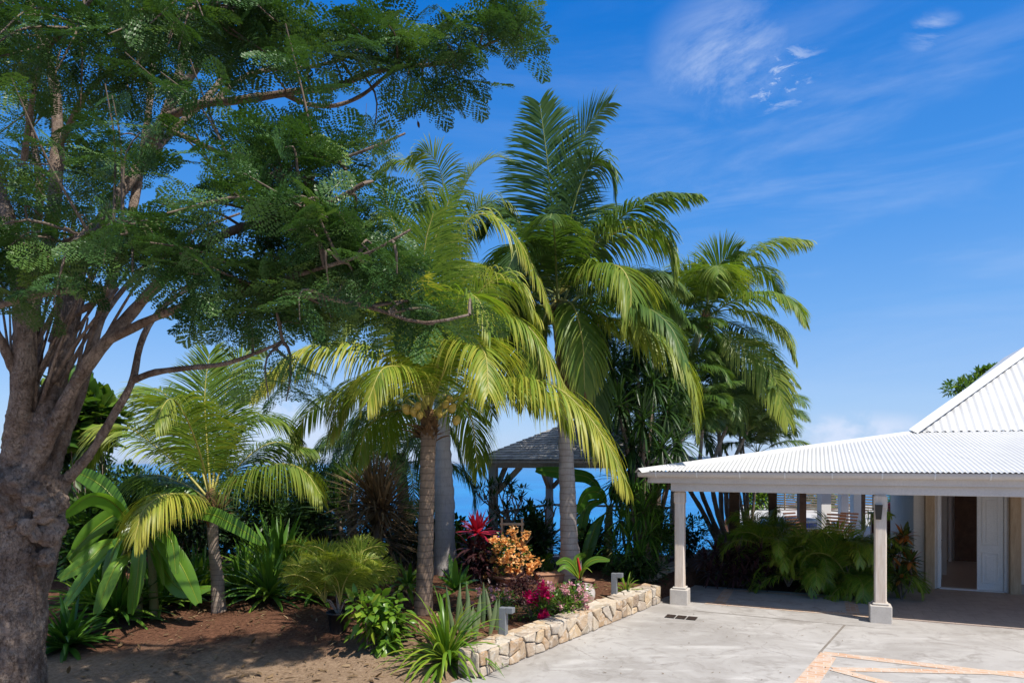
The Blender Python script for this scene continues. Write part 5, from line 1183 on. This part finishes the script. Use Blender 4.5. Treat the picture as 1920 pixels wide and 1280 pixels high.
# tree beyond the villa roof
c = at(1835, 722, 36); b = Vector((c.x + 1, c.y, 0)); tr_ = thing('distant_tree', b, 'grey-green tree crown showing behind the white roof slope', 'tree'); m_ = MB()
for (x, y, rx, ry) in ((1800, 728, 26, 26), (1835, 712, 24, 24), (1862, 700, 34, 20), (1850, 730, 50, 30)): leafcloud(m_, at(x, y, 36), (pxr(rx, 36), .9, pxr(ry, 36)), 420, .28, .12, 8, v=(.1, .9))
m_.build('crown', M['broad_leaf'], tr_); m_ = MB(); m_.tube(smooth_pts([b, at(1850, 800, 36), at(1840, 730, 36)], 10), np.linspace(.25, .08, 10), 8); m_.build('trunk', M['bark'], tr_)

# broad-leaved shrub (sea hibiscus) behind the big tree
bush_px('broadleaf_tree', 'bushy tree with round light leaves between the big trunk and the young coconut palm', 'tree', 170, 1080, 165, 780, 66, 95, 420, .30, .26, 'broad_leaf', D=12.6, v=(.2, .9), lobes=12, prof=np.array([.7, 1, .1]))

bush_px('garden_shrub', 'broad dark green shrub under the round-leaved tree, just right of the big trunk', 'shrub', 165, 1130, 158, 1000, 70, 110, 1000, .20, .10, 'broad_leaf', D=12.0, v=(.0, .7), lobes=16)
# banana plants
def banana_leaf(mb, pts, w, tear=.0, val=.5, fold=.25):
    P = smooth_pts(pts, 22); T = nrm(np.gradient(P, axis=0)); n = len(P); t = np.linspace(0, 1, n)
    pr = np.where(t < .14, .04, np.clip(np.sin(pi * np.clip((t - .12) / .92, 0, 1)) ** .55, .03, 1)) * w / 2
    up = np.array([0, 0, 1.0]); x = np.array([random.uniform(-.3, .3), -.85, .6]); Ns = []
    for i in range(n):
        x = x - T[i] * x.dot(T[i]); x /= max(np.linalg.norm(x), 1e-6); Ns.append(x.copy())
    Ns = np.array(Ns); S = np.cross(T, Ns)
    mb.tube(P, np.linspace(.022, .004, n), 6, 1, .8)
    for sg in (-1, 1):
        i = 3
        while i < n - 1:
            j = min(n - 1, i + (random.randint(2, 6) if random.random() < tear else n)); sag = random.uniform(0, .5) * (tear > .2); rows = []
            for k in range(i, j + 1):
                e = pr[k]; gap = .10 if (k == i and i > 3) or (k == j and j < n - 1) else 0
                m1 = P[k] + S[k] * sg * e * .5 + Ns[k] * e * fold * .5 + T[k] * e * .15; m2 = P[k] + S[k] * sg * e * (1 - gap) + Ns[k] * e * fold * .35 - up * e * sag + T[k] * (e * .35)
                rows.append([P[k], m1, m2])
            rows = np.array(rows); m = len(rows); vs = rows.reshape(-1, 3); a = np.arange(m - 1)[:, None] * 3 + np.arange(2)[None]
            fs = np.stack([a, a + 1, a + 4, a + 3], -1).reshape(-1, 4)
            mb.add(vs, fs, 0, np.clip(val + RNG.normal(0, .03, len(vs)), 0, 1), True); i = j
def banana(name, label, base, stems, leaves, mat='banana_leaf', group=None, stemmat='stem'):
    root = thing(name, base, label, 'banana plant', group)
    for pts, r0, r1 in stems:
        m_ = MB(); m_.tube(smooth_pts(pts, 10), np.linspace(r0, r1, 10), 10); m_.build('stem', M[stemmat], root)
    for pts, w, tear, val in leaves:
        m_ = MB(); banana_leaf(m_, pts, w * .74, tear, val); m_.build('leaf', [M[mat], M['lime_leaf']], root)
    return root
b = gp(255, 1160); D0 = b.y; top = at(265, 1010, D0)
lv = [([(275, 1000, 0), (330, 965, 0), (390, 962, -.1), (440, 985, -.2), (492, 1018, -.3)], .34, .05, .55), ([(262, 1000, 0), (225, 965, -.2), (185, 985, -.3), (140, 1030, -.4)], .40, .1, .5),
      ([(258, 1000, 0), (210, 930, .1), (175, 900, .1), (130, 880, .1)], .42, .1, .35), ([(268, 1005, 0), (305, 1015, -.4), (340, 1060, -.5), (372, 1130, -.55)], .40, .25, .45), ([(262, 1005, 0), (262, 1020, -.5), (258, 1080, -.6), (245, 1150, -.6)], .36, .2, .6),
      ([(258, 1005, 0), (225, 1010, -.4), (205, 1060, -.5), (195, 1105, -.5)], .34, .2, .3), ([(266, 1000, 0), (285, 985, -.5), (320, 1010, -.8), (330, 1075, -.9)], .3, .3, .5), ([(255, 1020, 0), (195, 1040, -.3), (160, 1080, -.4), (118, 1140, -.5)], .34, .1, .6), ([(250, 1010, 0), (200, 1020, -.5), (165, 1050, -.8), (112, 1085, -1.0)], .32, .2, .7), ([(255, 1000, 0), (215, 945, -.4), (170, 930, -.7), (120, 965, -.9)], .34, .3, .6), ([(255, 1030, 0), (225, 1050, -.6), (205, 1085, -.8), (180, 1150, -.9)], .32, .3, .7),
      ([(270, 1005, 0), (300, 940, .3), (350, 925, .5), (385, 960, .6)], .36, .1, .3), ([(270, 1010, 0), (320, 1085, -.3), (350, 1105, -.4), (395, 1100, -.5)], .3, .3, .6), ([(262, 1005, 0), (235, 985, .4), (210, 1000, .7), (180, 1050, .8)], .36, .1, .2)]
for _k in range(7):
    x_ = random.uniform(-130, 110); y_ = random.uniform(-40, 90); lv.append(([(262, 1005, 0), (262 + x_ * .45, 985 - random.uniform(0, 45), -.1), (262 + x_ * .8, 1000 + y_ * .3, -.3), (262 + x_ * 1.15, 1040 + y_, -.4)], random.uniform(.26, .36), random.choice((.1, .3, .5)), random.uniform(.2, .8)))
banana('banana_plant', 'large banana plant with broad green leaves at the foot of the young coconut palm', (b.x, b.y, b.z),
       [([b - ZU * .1, at(260, 1060, D0), top], .10, .06), ([b + Vector((.25, .1, -.1)), at(285, 1060, D0), at(280, 1010, D0)], .08, .05), ([b + Vector((-.3, .1, -.1)), at(228, 1070, D0), at(240, 1020, D0)], .08, .05)],
       [([at(x, y, D0 + d) for x, y, d in p], w_, t_, v_) for p, w_, t_, v_ in lv])
D0 = 16.2; b = at(1140, 1075, D0); b.z = gz(b.x, b.y)
lv = [([(1142, 955, 0), (1125, 925, -.3), (1100, 925, -.5), (1082, 960, -.6)], .42, .6, .1), ([(1142, 955, 0), (1130, 940, 0), (1100, 950, 0), (1085, 1010, 0)], .4, .6, .2), ([(1145, 950, 0), (1165, 925, -.3), (1195, 912, -.4), (1215, 925, -.4)], .5, .2, .55),
      ([(1145, 950, 0), (1150, 915, .2), (1175, 900, .3), (1200, 870, .4)], .4, .5, .1), ([(1140, 950, 0), (1110, 900, .2), (1070, 888, .3), (1005, 880, .4)], .42, .5, .1), ([(1145, 955, 0), (1175, 960, -.3), (1195, 990, -.4), (1205, 1040, -.4)], .4, .6, .2), ([(1142, 955, 0), (1120, 980, -.3), (1105, 1020, -.4), (1095, 1060, -.4)], .38, .6, .2),
      ([(1145, 950, 0), (1190, 900, .4), (1240, 905, .6), (1275, 915, .7)], .42, .3, .5)]
banana('banana_plant', 'banana plant with dark torn leaves right of the tall pale palm trunk', (b.x, b.y, b.z), [([b - ZU * .1, at(1140, 1010, D0), at(1143, 950, D0)], .13, .08)], [([at(x, y, D0 + d) for x, y, d in p], w_, t_, v_) for p, w_, t_, v_ in lv])

# lily clumps
LG = 'strap-leaved lily clumps'
strap('spider_lily', 'bright spider lily with arching strap leaves spilling over the near end of the stone wall', 'lily', 838, 1226, 120, 1.12, .05, 'lime_leaf', 1.6, (8, 84), LG, (.15, .9))
strap('spider_lily', 'dark green spider lily clump at the foot of the big tree trunk', 'lily', 128, 1212, 90, .85, .085, 'lily_leaf', 1.1, (10, 80), LG, (.0, .6))
for i, (bx, by, lb) in enumerate(((455, 1120, 'dark lily clump immediately right of the young coconut palm trunk'), (505, 1128, 'dark lily clump between the young coconut palm and the small areca palm'), (470, 1085, 'lily clump behind the two dark clumps right of the young palm'), (548, 1100, 'lily clump half hidden behind the small areca palm'), (372, 1120, 'lily clump between the banana plant and the young coconut palm trunk'), (180, 1150, 'lily clump at the left foot of the banana plant'), (300, 1142, 'low lily clump right in front of the banana stems'), (222, 1165, 'low lily clump in front of the banana plant, above the bare soil'), (590, 1125, 'lily clump behind the small potted areca palm'))):
    strap('crinum_lily', lb, 'lily', bx, by, 72, 1.0, .085, 'lily_leaf', .9, (12, 84), LG, (.1, .95), hz=.08)
strap('crinum_lily', 'tall upright lily standing above the lily clumps right of the young palm', 'lily', 520, 1060, 40, 1.25, .12, 'lily_leaf', .45, (45, 86), LG, (.1, .8), D=14.0, hz=.2)
strap('variegated_lily', 'pale striped small lily at the foot of the banana plant', 'lily', 345, 1128, 22, .42, .04, 'snake_leaf', .6, (20, 80), None, (.2, 1))
strap('spider_lily', 'small green lily at the base of the far bollard light', 'lily', 1175, 1105, 22, .42, .035, 'lime_leaf', 1.0, (20, 80), LG, (.2, .9), D=13.2)
# snake plants
def snake(label, spots):
    b = gp(875, 1180); root = thing('snake_plant', b, label, 'snake plant'); 
    for (px, py, h, lean) in spots:
        q = gp(px, py); m_ = MB(); m_.ribbons([list(q)], [[lean, -.05, 1]], h, .075, .05, 6, [[1, -.3, 0]], np.array([.6, .85, 1, 1, .85, .5, .05]), [random.uniform(.1, .9)], 0, .5); m_.build('blade', M['snake_leaf'], root)
snake('cluster of stiff grey-green snake plant blades behind the bright spider lily', [(828, 1190, .55, .02), (842, 1185, .7, -.05), (856, 1180, .72, .08), (868, 1188, .62, .15), (880, 1180, .75, -.06), (893, 1186, .60, .10), (905, 1178, .72, .02), (918, 1190, .55, .2), (930, 1182, .5, .1), (850, 1195, .5, -.15), (862, 1196, .55, .05), (876, 1198, .5, .18), (920, 1175, .62, -.12), (936, 1192, .42, .05), (838, 1200, .42, -.2), (890, 1200, .45, .0)])
# broadleaf low shrub with drooping leaves
bush_px('schefflera_shrub', 'glossy light green leafy shrub left of the bright spider lily', 'shrub', 690, 1215, 700, 1168, 74, 66, 400, .20, .095, 'lime_leaf', depth=.8, grav=1.3, up=.2, segs=3, fold=.25, v=(.0, .75), prof=np.array([.3, 1, .8, .08]), lobes=14)
bush_px('schefflera_shrub', 'small leafy seedling shrub in front of the palm trunk base', 'shrub', 725, 1165, 722, 1140, 26, 24, 60, .17, .06, 'lime_leaf', grav=1.2, segs=3, prof=np.array([.3, 1, .8, .08]), lobes=6)
# small areca in a black nursery pot
b = gp(635, 1182); pt = thing('plant_pot', b, 'black plastic nursery pot holding the small areca palm', 'plant pot'); m_ = MB(); m_.lathe(b, [(.13, -.02), (.17, .26), (.185, .26), (.185, .30), (.165, .30), (.16, .24), (0, .24)], 20); m_.build('pot', M['black'], pt)
bp = b + ZU * .24
areca('areca_palm', 'small bushy areca palm in a black pot left of the leafy shrub', bp, [[bp, bp + Vector((dx * .6, dy * .5, .22)), bp + Vector((dx, dy, .20 + h))] for dx, dy, h in ((0, 0, .1), (.16, .05, 0), (-.2, -.02, .0), (-.08, .15, .15), (.06, -.15, 0), (-.3, .1, .05))], ('coco_green', 'rachis_y'), .27, 1.05, 36, .017, 7, .6, None, (.4, 1.0), 11, .012, (48, 88), 80)
# dry dracaena and green companions
D0 = 14.0; b = at(712, 1105, D0); b.z = gz(b.x, b.y)
rosette_tree('dry_dracaena', 'brown dried spiky dracaena left of the palm trunks', 'dracaena', (b.x, b.y, b.z), [at(705, 975, D0), at(712, 1010, D0), at(700, 935, D0), at(716, 955, D0 - .3)], 190, 1.05, .045, .35, 'brown_leaf', el=(-25, 88), v=(.1, .9), sr=.06)
D0 = 15.0; b = at(655, 1100, D0); b.z = gz(b.x, b.y)
rosette_tree('green_dracaena', 'tall narrow green dracaena left of the dry brown one', 'dracaena', (b.x, b.y, b.z), [at(655, 985, D0), at(648, 930, D0), at(665, 905, D0), at(632, 960, D0)], 60, .95, .04, .4, 'blue_frond', el=(10, 88), v=(.0, .5), sr=.05)
D0 = 12.8; b = at(745, 1110, D0); b.z = gz(b.x, b.y)
strap('yucca', 'spiky half-dry yucca beside the dry dracaena', 'yucca', 750, 1105, 60, .75, .04, 'brown_leaf', .9, (0, 80), None, (.2, .9), D=12.9, hz=.1)
strap('corn_plant', 'lime striped corn plant with hanging leaves just left of the front palm trunk', 'corn plant', 765, 1125, 26, .55, .085, 'lime_leaf', 1.6, (5, 80), None, (.0, .8), D=12.0, hz=.35)
strap('corn_plant', 'dark broad-leaved plant right of the pale palm trunk', 'corn plant', 855, 1130, 16, .55, .13, 'lily_leaf', .9, (20, 80), None, (.1, .9), D=11.6, hz=.35)
# red cordyline
D0 = 14.4; b = at(893, 1098, D0); b.z = gz(b.x, b.y)
rt = rosette_tree('cordyline', 'cordyline with a crimson leaf head above dark maroon leaves, left of the orange bougainvillea', 'cordyline', (b.x, b.y, b.z), [at(895, 1000, D0)], 46, .52, .085, .6, 'red_leaf', el=(0, 85), v=(.2, 1), sr=.03)
m_ = MB()
for (x, y) in ((885, 1030), (905, 1035), (893, 1060), (880, 1055), (908, 1065)): rosette(m_, at(x, y, D0), 34, .5, .08, .8, (-40, 70), 0, (.0, .6))
m_.build('lower_leaves', M['maroon_leaf'], rt)
# orange bougainvillea in a bowl, with its trellis
def flowers(mb, c, r, n, size, mat, v=(.2, .9)):
    P = nrm(RNG.normal(0, 1, (n, 3))) * (RNG.random((n, 1)) ** .5) * np.array(r) + np.array(list(c)); d = nrm(RNG.normal(0, 1, (n, 3)) + np.array([0, -.3, .4]))
    mb.ribbons(P, d, size * RNG.uniform(.7, 1.2, n), size * .85, .2, 2, None, np.array([.4, 1, .25]), RNG.uniform(v[0], v[1], n), mat, .35)
b = gp(955, 1094); D0 = b.y
pt = thing('plant_bowl', b, 'wide low terracotta bowl holding the orange bougainvillea', 'plant pot'); m_ = MB(); m_.lathe(b, [(.22, -.05), (.33, .14), (.36, .14), (.36, .19), (.32, .19), (.31, .13), (0, .13)], 28); m_.build('bowl', M['terracotta'], pt)
bt = thing('bougainvillea', b + ZU * .14, 'bougainvillea covered in orange blossom in a terracotta bowl', 'bougainvillea'); m_ = MB()
leafcloud(m_, at(957, 1045, D0), (pxr(52, D0), .46, pxr(52, D0)), 800, .075, .045, 14, v=(.2, .8)); m_.build('foliage', M['broad_leaf'], bt); m_ = MB()
for (x, y, r_) in ((960, 995, 13), (985, 1003, 10), (945, 1015, 12), (965, 1012, 14), (925, 1012, 9), (935, 1030, 13), (960, 1032, 13), (982, 1028, 12), (950, 1048, 13), (972, 1050, 14), (990, 1043, 10), (940, 1052, 9), (905, 1042, 9), (1008, 1055, 10), (970, 1070, 11), (955, 1068, 8), (992, 1072, 8), (913, 1078, 7), (922, 1050, 8), (995, 1060, 8), (930, 1070, 6), (975, 1020, 10)):
    flowers(m_, at(x, y, D0 - .15 + random.uniform(-.25, .2)), (pxr(r_, D0), pxr(r_, D0), pxr(r_ * .85, D0)), 46, .07, 0)
m_.build('blossom', M['orange_flower'], bt); m_ = MB()
for k in range(9): q = b + ZU * .12; e = at(random.uniform(920, 1000), random.uniform(1000, 1070), D0); m_.tube(smooth_pts([q, q.lerp(e, .5) + Vector((random.uniform(-.1, .1), 0, .1)), e], 8), np.linspace(.016, .005, 8), 5)
m_.build('stems', M['twig'], bt)
tl = thing('trellis', at(960, 1090, D0 + .35).xy.to_3d(), 'pale wooden frame trellis standing behind the orange bougainvillea', 'trellis'); m_ = MB()
for x in (941, 979): c = at(x, 1040, D0 + .35); m_.box((c.x, c.y, (c.z + at(x, 984, D0 + .35).z) / 2 - .2), (.045, .045, 1.35), 0, bev=.004)
c = at(960, 982, D0 + .35); m_.box((c.x, c.y, c.z), (pxr(46, D0), .05, .05), 0, bev=.004); c = at(960, 1020, D0 + .35); m_.box((c.x, c.y + .035, c.z), (pxr(42, D0), .03, .04), 0); m_.build('frame', M['wood'], tl)
# small green shrub
bush_px('boxwood_shrub', 'small bright green shrub behind the terracotta trough, left of the tall palm trunk', 'shrub', 1024, 1082, 1025, 1062, 19, 26, 260, .085, .035, 'lime_leaf', up=1.0, lobes=10, v=(.0, .6))
# terracotta trough
b = gp(1030, 1092); tr2 = thing('terracotta_trough', b, 'rectangular terracotta trough beside the tall palm trunk', 'plant pot'); m_ = MB(); ax3 = (Vector((.97, .26, 0)), Vector((-.26, .97, 0)), ZU)
m_.box(b + ZU * .09, (.56, .26, .20), 0, ax=ax3, bev=.015); m_.box(b + ZU * .19, (.60, .30, .04), 0, ax=ax3, bev=.012); m_.build('trough', M['terracotta'], tr2)
# low purple and pink bougainvillea along the wall
def lowboug(label, cx, cy, rx, ry, by, leafm, fm, nleaf, spots, fs=.045, fv=(.1, .9), fn=16):
    b = gp(cx, by); root = thing('bougainvillea', b, label, 'bougainvillea'); m_ = MB(); leafcloud(m_, at(cx, cy, b.y), (pxr(rx, b.y), pxr(rx, b.y) * .7, pxr(ry, b.y)), nleaf, .062, .036, 14, v=(.1, .9)); m_.build('foliage', M[leafm], root); m_ = MB()
    for (x, y, r_) in spots: flowers(m_, at(x, y, b.y - .1 + random.uniform(-.2, .25)), (pxr(r_, b.y),) * 3, fn, fs, 0, fv)
    m_.build('blossom', M[fm], root); m_ = MB()
    for k in range(12): e = at(cx + random.uniform(-rx, rx) * .8, cy + random.uniform(-ry, ry) * .7, b.y); m_.tube(smooth_pts([b, b.lerp(e, .5) + ZU * .08, e], 7), np.linspace(.010, .004, 7), 5)
    m_.build('stems', M['twig'], root)
def spots(cx, cy, rx, ry, n, r0=3, r1=6): return [(cx + random.uniform(-rx, rx), cy + random.uniform(-ry, ry), random.uniform(r0, r1)) for _ in range(n)]
lowboug('dark purple-leaved bougainvillea behind the magenta blossoms', 978, 1105, 55, 32, 1132, 'maroon_leaf', 'maroon_leaf', 1100, spots(978, 1098, 44, 22, 12))
lowboug('green bougainvillea with scattered pale pink blossoms at the left of the flower bed', 922, 1128, 56, 38, 1158, 'broad_leaf', 'pink_flower', 1100, spots(905, 1122, 22, 16, 9) + spots(925, 1118, 30, 14, 6))
lowboug('bougainvillea with pale pink blossoms trailing along the stone wall below the tall palm', 1060, 1120, 64, 34, 1148, 'broad_leaf', 'pink_flower', 1200, spots(1062, 1106, 42, 12, 22) + spots(1075, 1130, 30, 12, 8))
lowboug('bougainvillea with vivid magenta blossoms in the middle of the bed by the stone wall', 1006, 1132, 48, 36, 1164, 'broad_leaf', 'crimson_flower', 620, [(1006, 1112, 13), (1020, 1108, 11), (1028, 1118, 10), (998, 1122, 11), (1012, 1124, 11), (990, 1114, 8), (1018, 1098, 8), (1005, 1130, 6), (1018, 1146, 6), (1014, 1155, 5), (1022, 1153, 4)], .06, (.1, .9), 42)
# potted red banana and pots
b = gp(1083, 1108); D0 = b.y
pt = thing('plant_pot', b, 'black plant pot behind the glazed jar holding the potted banana', 'plant pot'); m_ = MB(); m_.lathe(b, [(.09, -.05), (.13, .2), (.14, .2), (.14, .23), (.12, .23), (.11, .17), (0, .17)], 20); m_.build('pot', M['black'], pt)
bb = b + ZU * .18
banana('banana_plant', 'small potted red-stemmed banana in front of the tall palm trunk', bb, [([bb, at(1088, 1075, D0), at(1083, 1045, D0)], .035, .02)],
       [([at(x, y, D0 + d) for x, y, d in p], w_, t_, v_) for p, w_, t_, v_ in [([(1086, 1085, 0), (1075, 1062, -.1), (1060, 1050, -.15), (1043, 1056, -.2)], .19, .1, .6), ([(1086, 1085, 0), (1080, 1055, 0), (1088, 1042, 0), (1098, 1040, -.05)], .2, .1, .5), ([(1088, 1085, 0), (1098, 1060, -.1), (1118, 1048, -.15), (1143, 1050, -.2)], .17, .1, .6), ([(1088, 1085, 0), (1092, 1070, -.2), (1100, 1064, -.25), (1110, 1072, -.3)], .16, .0, .7), ([(1085, 1085, 0), (1070, 1068, -.2), (1058, 1062, -.25), (1046, 1070, -.3)], .13, .1, .5)]], stemmat='red')
b = gp(1103, 1106); pt = thing('plant_pot', b, 'red-brown clay pot behind the glazed jar', 'plant pot'); m_ = MB(); m_.lathe(b, [(.09, -.05), (.12, .18), (.135, .18), (.135, .215), (.11, .215), (.10, .1), (0, .1)], 20); m_.build('pot', M['terracotta'], pt)
b = gp(1096, 1132); jr = thing('glazed_jar', b, 'grey and red glazed ceramic jar behind the stone wall', 'jar'); m_ = MB(); m_.lathe(b, [(.10, -.05), (.14, .03), (.185, .14), (.19, .22), (.165, .30), (.13, .325), (.145, .35), (.13, .355), (.11, .33), (.15, .2), (0, .1)], 26); m_.build('body', M['glaze'], jr)
# frangipani with bare branches
b = at(990, 1080, 16.4); b.z = gz(b.x, b.y); fg = thing('frangipani', b, 'bare-branched frangipani with leaf tufts at its tips, in front of the gazebo', 'frangipani tree'); m_ = MB(); tips = []
def fork(p, d, ln, r_, dep):
    e = p + d * ln; m_.tube(smooth_pts([p, p.lerp(e, .5) + Vector((random.uniform(-.03, .03), 0, .02)), e], 6), np.linspace(r_, r_ * .75, 6), 6)
    if dep == 0: tips.append((e, d)); return
    for k in range(random.choice((2, 2, 3))):
        a = Vector((random.uniform(-1, 1), random.uniform(-.6, .6), random.uniform(.1, 1))).normalized(); fork(e, (d * .75 + a * .75).normalized(), ln * random.uniform(.62, .85), r_ * .75, dep - 1)
fork(b - ZU * .1, Vector((-.1, 0, 1)), .75, .05, 4); fork(b, Vector((-.5, 0, .85)).normalized(), .6, .045, 3); fork(b, Vector((.45, 0, .9)).normalized(), .7, .045, 3)
m_.build('branches', M['twig'], fg); m_ = MB()
for e, d in tips: rosette(m_, e, 7, .22, .05, .6, (0, 70), 0, (.0, .6), 3, .3, axis=d)
m_.build('foliage', M['dark_leaf'], fg)
# yucca clump right of the banana
D0 = 15.2; b = at(1192, 1090, D0); b.z = gz(b.x, b.y)
rosette_tree('yucca_clump', 'tall multi-stemmed yucca with narrow spiky leaves left of the carport', 'yucca', (b.x, b.y, b.z), [at(x, y, D0 + d) for x, y, d in ((1185, 930, 0), (1205, 960, -.2), (1165, 975, .2), (1215, 1005, -.3), (1180, 1015, -.3), (1225, 945, .3), (1155, 1030, -.1), (1200, 1045, -.5))], 52, .72, .045, .9, 'lily_leaf', el=(-50, 88), v=(.0, .8), sr=.03)
r_ = MB(); c = gp(1225, 1062); r_.ell(c + ZU * .1, (.35, .25, .22), 0, .5, 14, 10, .3, 2); tag(r_.build('boulder', M['sand_rock'], loc=c), 'tan boulder in the shade between the yucca and the carport post', 'boulder')

# planting under and behind the carport
bed = MB(); sheet(bed, [bf(-.35, bedv).xy, bf(3.55, bedv).xy, bf(3.55, 4.6).xy, bf(-.35, 4.6).xy], .012, 0); tag(bed.build('planting_bed', M['soil']), kind='structure')
AG = 'areca palms under the carport'
def shade_areca(px, D, seed, label, nf=5, ln=1.5, mats=('lime_leaf', 'rachis_y'), hgt=.55):
    b = at(px, 1100, D); b.z = 0; r = random.Random(seed)
    areca('areca_palm', label, b, [[b, b + Vector((dx * .5, dy * .5, hgt * .5)), b + Vector((dx, dy, hgt * hf + r.uniform(-.1, .2)))] for dx, dy, hf in ((0, 0, 1), (.25, .1, .8), (-.25, .05, .9), (.05, -.2, .3), (-.3, -.15, .45), (.3, -.1, .4))], mats, .36, ln, 46, .024, nf, .8, AG, (.2, .9), seed, .016, (15, 78), 125)
shade_areca(1478, 15.3, 21, 'feathery areca palm behind the dark square carport post')
shade_areca(1545, 14.9, 22, 'feathery areca palm in the middle of the carport bed, fronds reaching the paving', 6, 1.55)
shade_areca(1608, 14.6, 23, 'feathery areca palm just left of the lamp post', 5, 1.45)
shade_areca(1430, 16.6, 24, 'feathery areca palm deep behind the carport bed on the left', 5, 1.5)
CG = 'purple cordylines under the carport'
for px, D, lb in ((1340, 15.6, 'dark purple cordyline nearest the carport corner post'), (1385, 15.3, 'dark purple cordyline in the middle of the three'), (1425, 15.2, 'dark purple cordyline nearest the areca palms')):
    b = at(px, 1100, D); b.z = 0
    rosette_tree('cordyline', lb, 'cordyline', b, [b + Vector((dx, dy, z * .8)) for dx, dy, z in ((0, 0, .95), (.2, -.1, .65), (-.22, 0, .7), (.05, -.25, .4), (-.15, -.2, .35), (.3, .1, .9))], 26, .40, .06, .9, 'maroon_leaf', el=(-30, 85), v=(.0, .9), sr=.018, group=CG)
bush_px('fern_bush', 'dark leafy undergrowth shrub at the back of the carport bed', 'shrub', 1500, 1105, 1520, 1072, 110, 34, 1500, .14, .06, 'dark_leaf', D=15.9, depth=.5, v=(.0, .6), lobes=16)
b = at(1690, 1108, 13.9); b.z = 0
rosette_tree('croton', 'croton with mottled green and orange leaves between the lamp post and the entrance', 'croton', b, [b + Vector((dx, dy, z)) for dx, dy, z in ((0, 0, 1.1), (.12, -.1, .8), (-.15, .05, .9), (.05, .1, .55), (-.1, -.12, .45), (.2, .05, .6), (0, -.1, 1.3))], 26, .30, .085, .7, 'croton_leaf', el=(-30, 80), v=(.0, 1), sr=.012)

# loose mulch and fallen leaves
m_ = MB(); n = 5200; X = RNG.uniform(-6, 4, n); Y = RNG.uniform(8.2, 15.5, n); Z = ground_z(X, Y); dw_ = (X - WA.x) * WN.x + (Y - WA.y) * WN.y; k = dw_ > .45; X, Y, Z = X[k], Y[k], Z[k]; n = len(X)
m_.ribbons(np.stack([X, Y, Z + .022], 1), np.stack([RNG.normal(0, 1, n), RNG.normal(0, 1, n), RNG.uniform(-.1, .25, n)], 1), RNG.uniform(.03, .09, n), RNG.uniform(.008, .022, n), .3, 2, None, None, RNG.random(n) ** 1.5, 0)
n = 420; X = RNG.uniform(-6, 3, n); Y = RNG.uniform(8.6, 14.5, n); k = (X - WA.x) * WN.x + (Y - WA.y) * WN.y > .45; X, Y = X[k], Y[k]; n = len(X)
m_.ribbons(np.stack([X, Y, ground_z(X, Y) + .03], 1), np.stack([RNG.normal(0, 1, n), RNG.normal(0, 1, n), RNG.uniform(-.1, .5, n)], 1), RNG.uniform(.08, .2, n), RNG.uniform(.02, .06, n), .6, 3, None, None, RNG.random(n), 0, .5)
tag(m_.build('mulch', M['brown_leaf']), kind='stuff')
m_ = MB(); pts = [onz(RNG.uniform(900, 1600), RNG.uniform(1135, 1275)) for _ in range(120)]; P_ = np.array([[p.x, p.y, .012] for p in pts])
m_.ribbons(P_, np.stack([RNG.normal(0, 1, 120), RNG.normal(0, 1, 120), RNG.uniform(0, .2, 120)], 1), RNG.uniform(.015, .05, 120), RNG.uniform(.008, .02, 120), .2, 2, None, None, RNG.random(120) * .5, 0)
tag(m_.build('fallen_leaves', M['brown_leaf']), kind='stuff')

# sea air: thin even haze over the water so that the horizon pales
hz = MB(); hz.box((0, 12900, -16), (61000, 26600, 68), 0); hm = bpy.data.materials.new('haze'); hm.use_nodes = True; hm.node_tree.nodes.clear()
o_ = hm.node_tree.nodes.new('ShaderNodeOutputMaterial'); v_ = hm.node_tree.nodes.new('ShaderNodeVolumePrincipled'); v_.inputs['Density'].default_value = 5e-5; v_.inputs['Color'].default_value = (.85, .92, 1, 1); v_.inputs['Anisotropy'].default_value = .3
hm.node_tree.links.new(v_.outputs[0], o_.inputs['Volume']); tag(hz.build('haze', hm), kind='stuff')
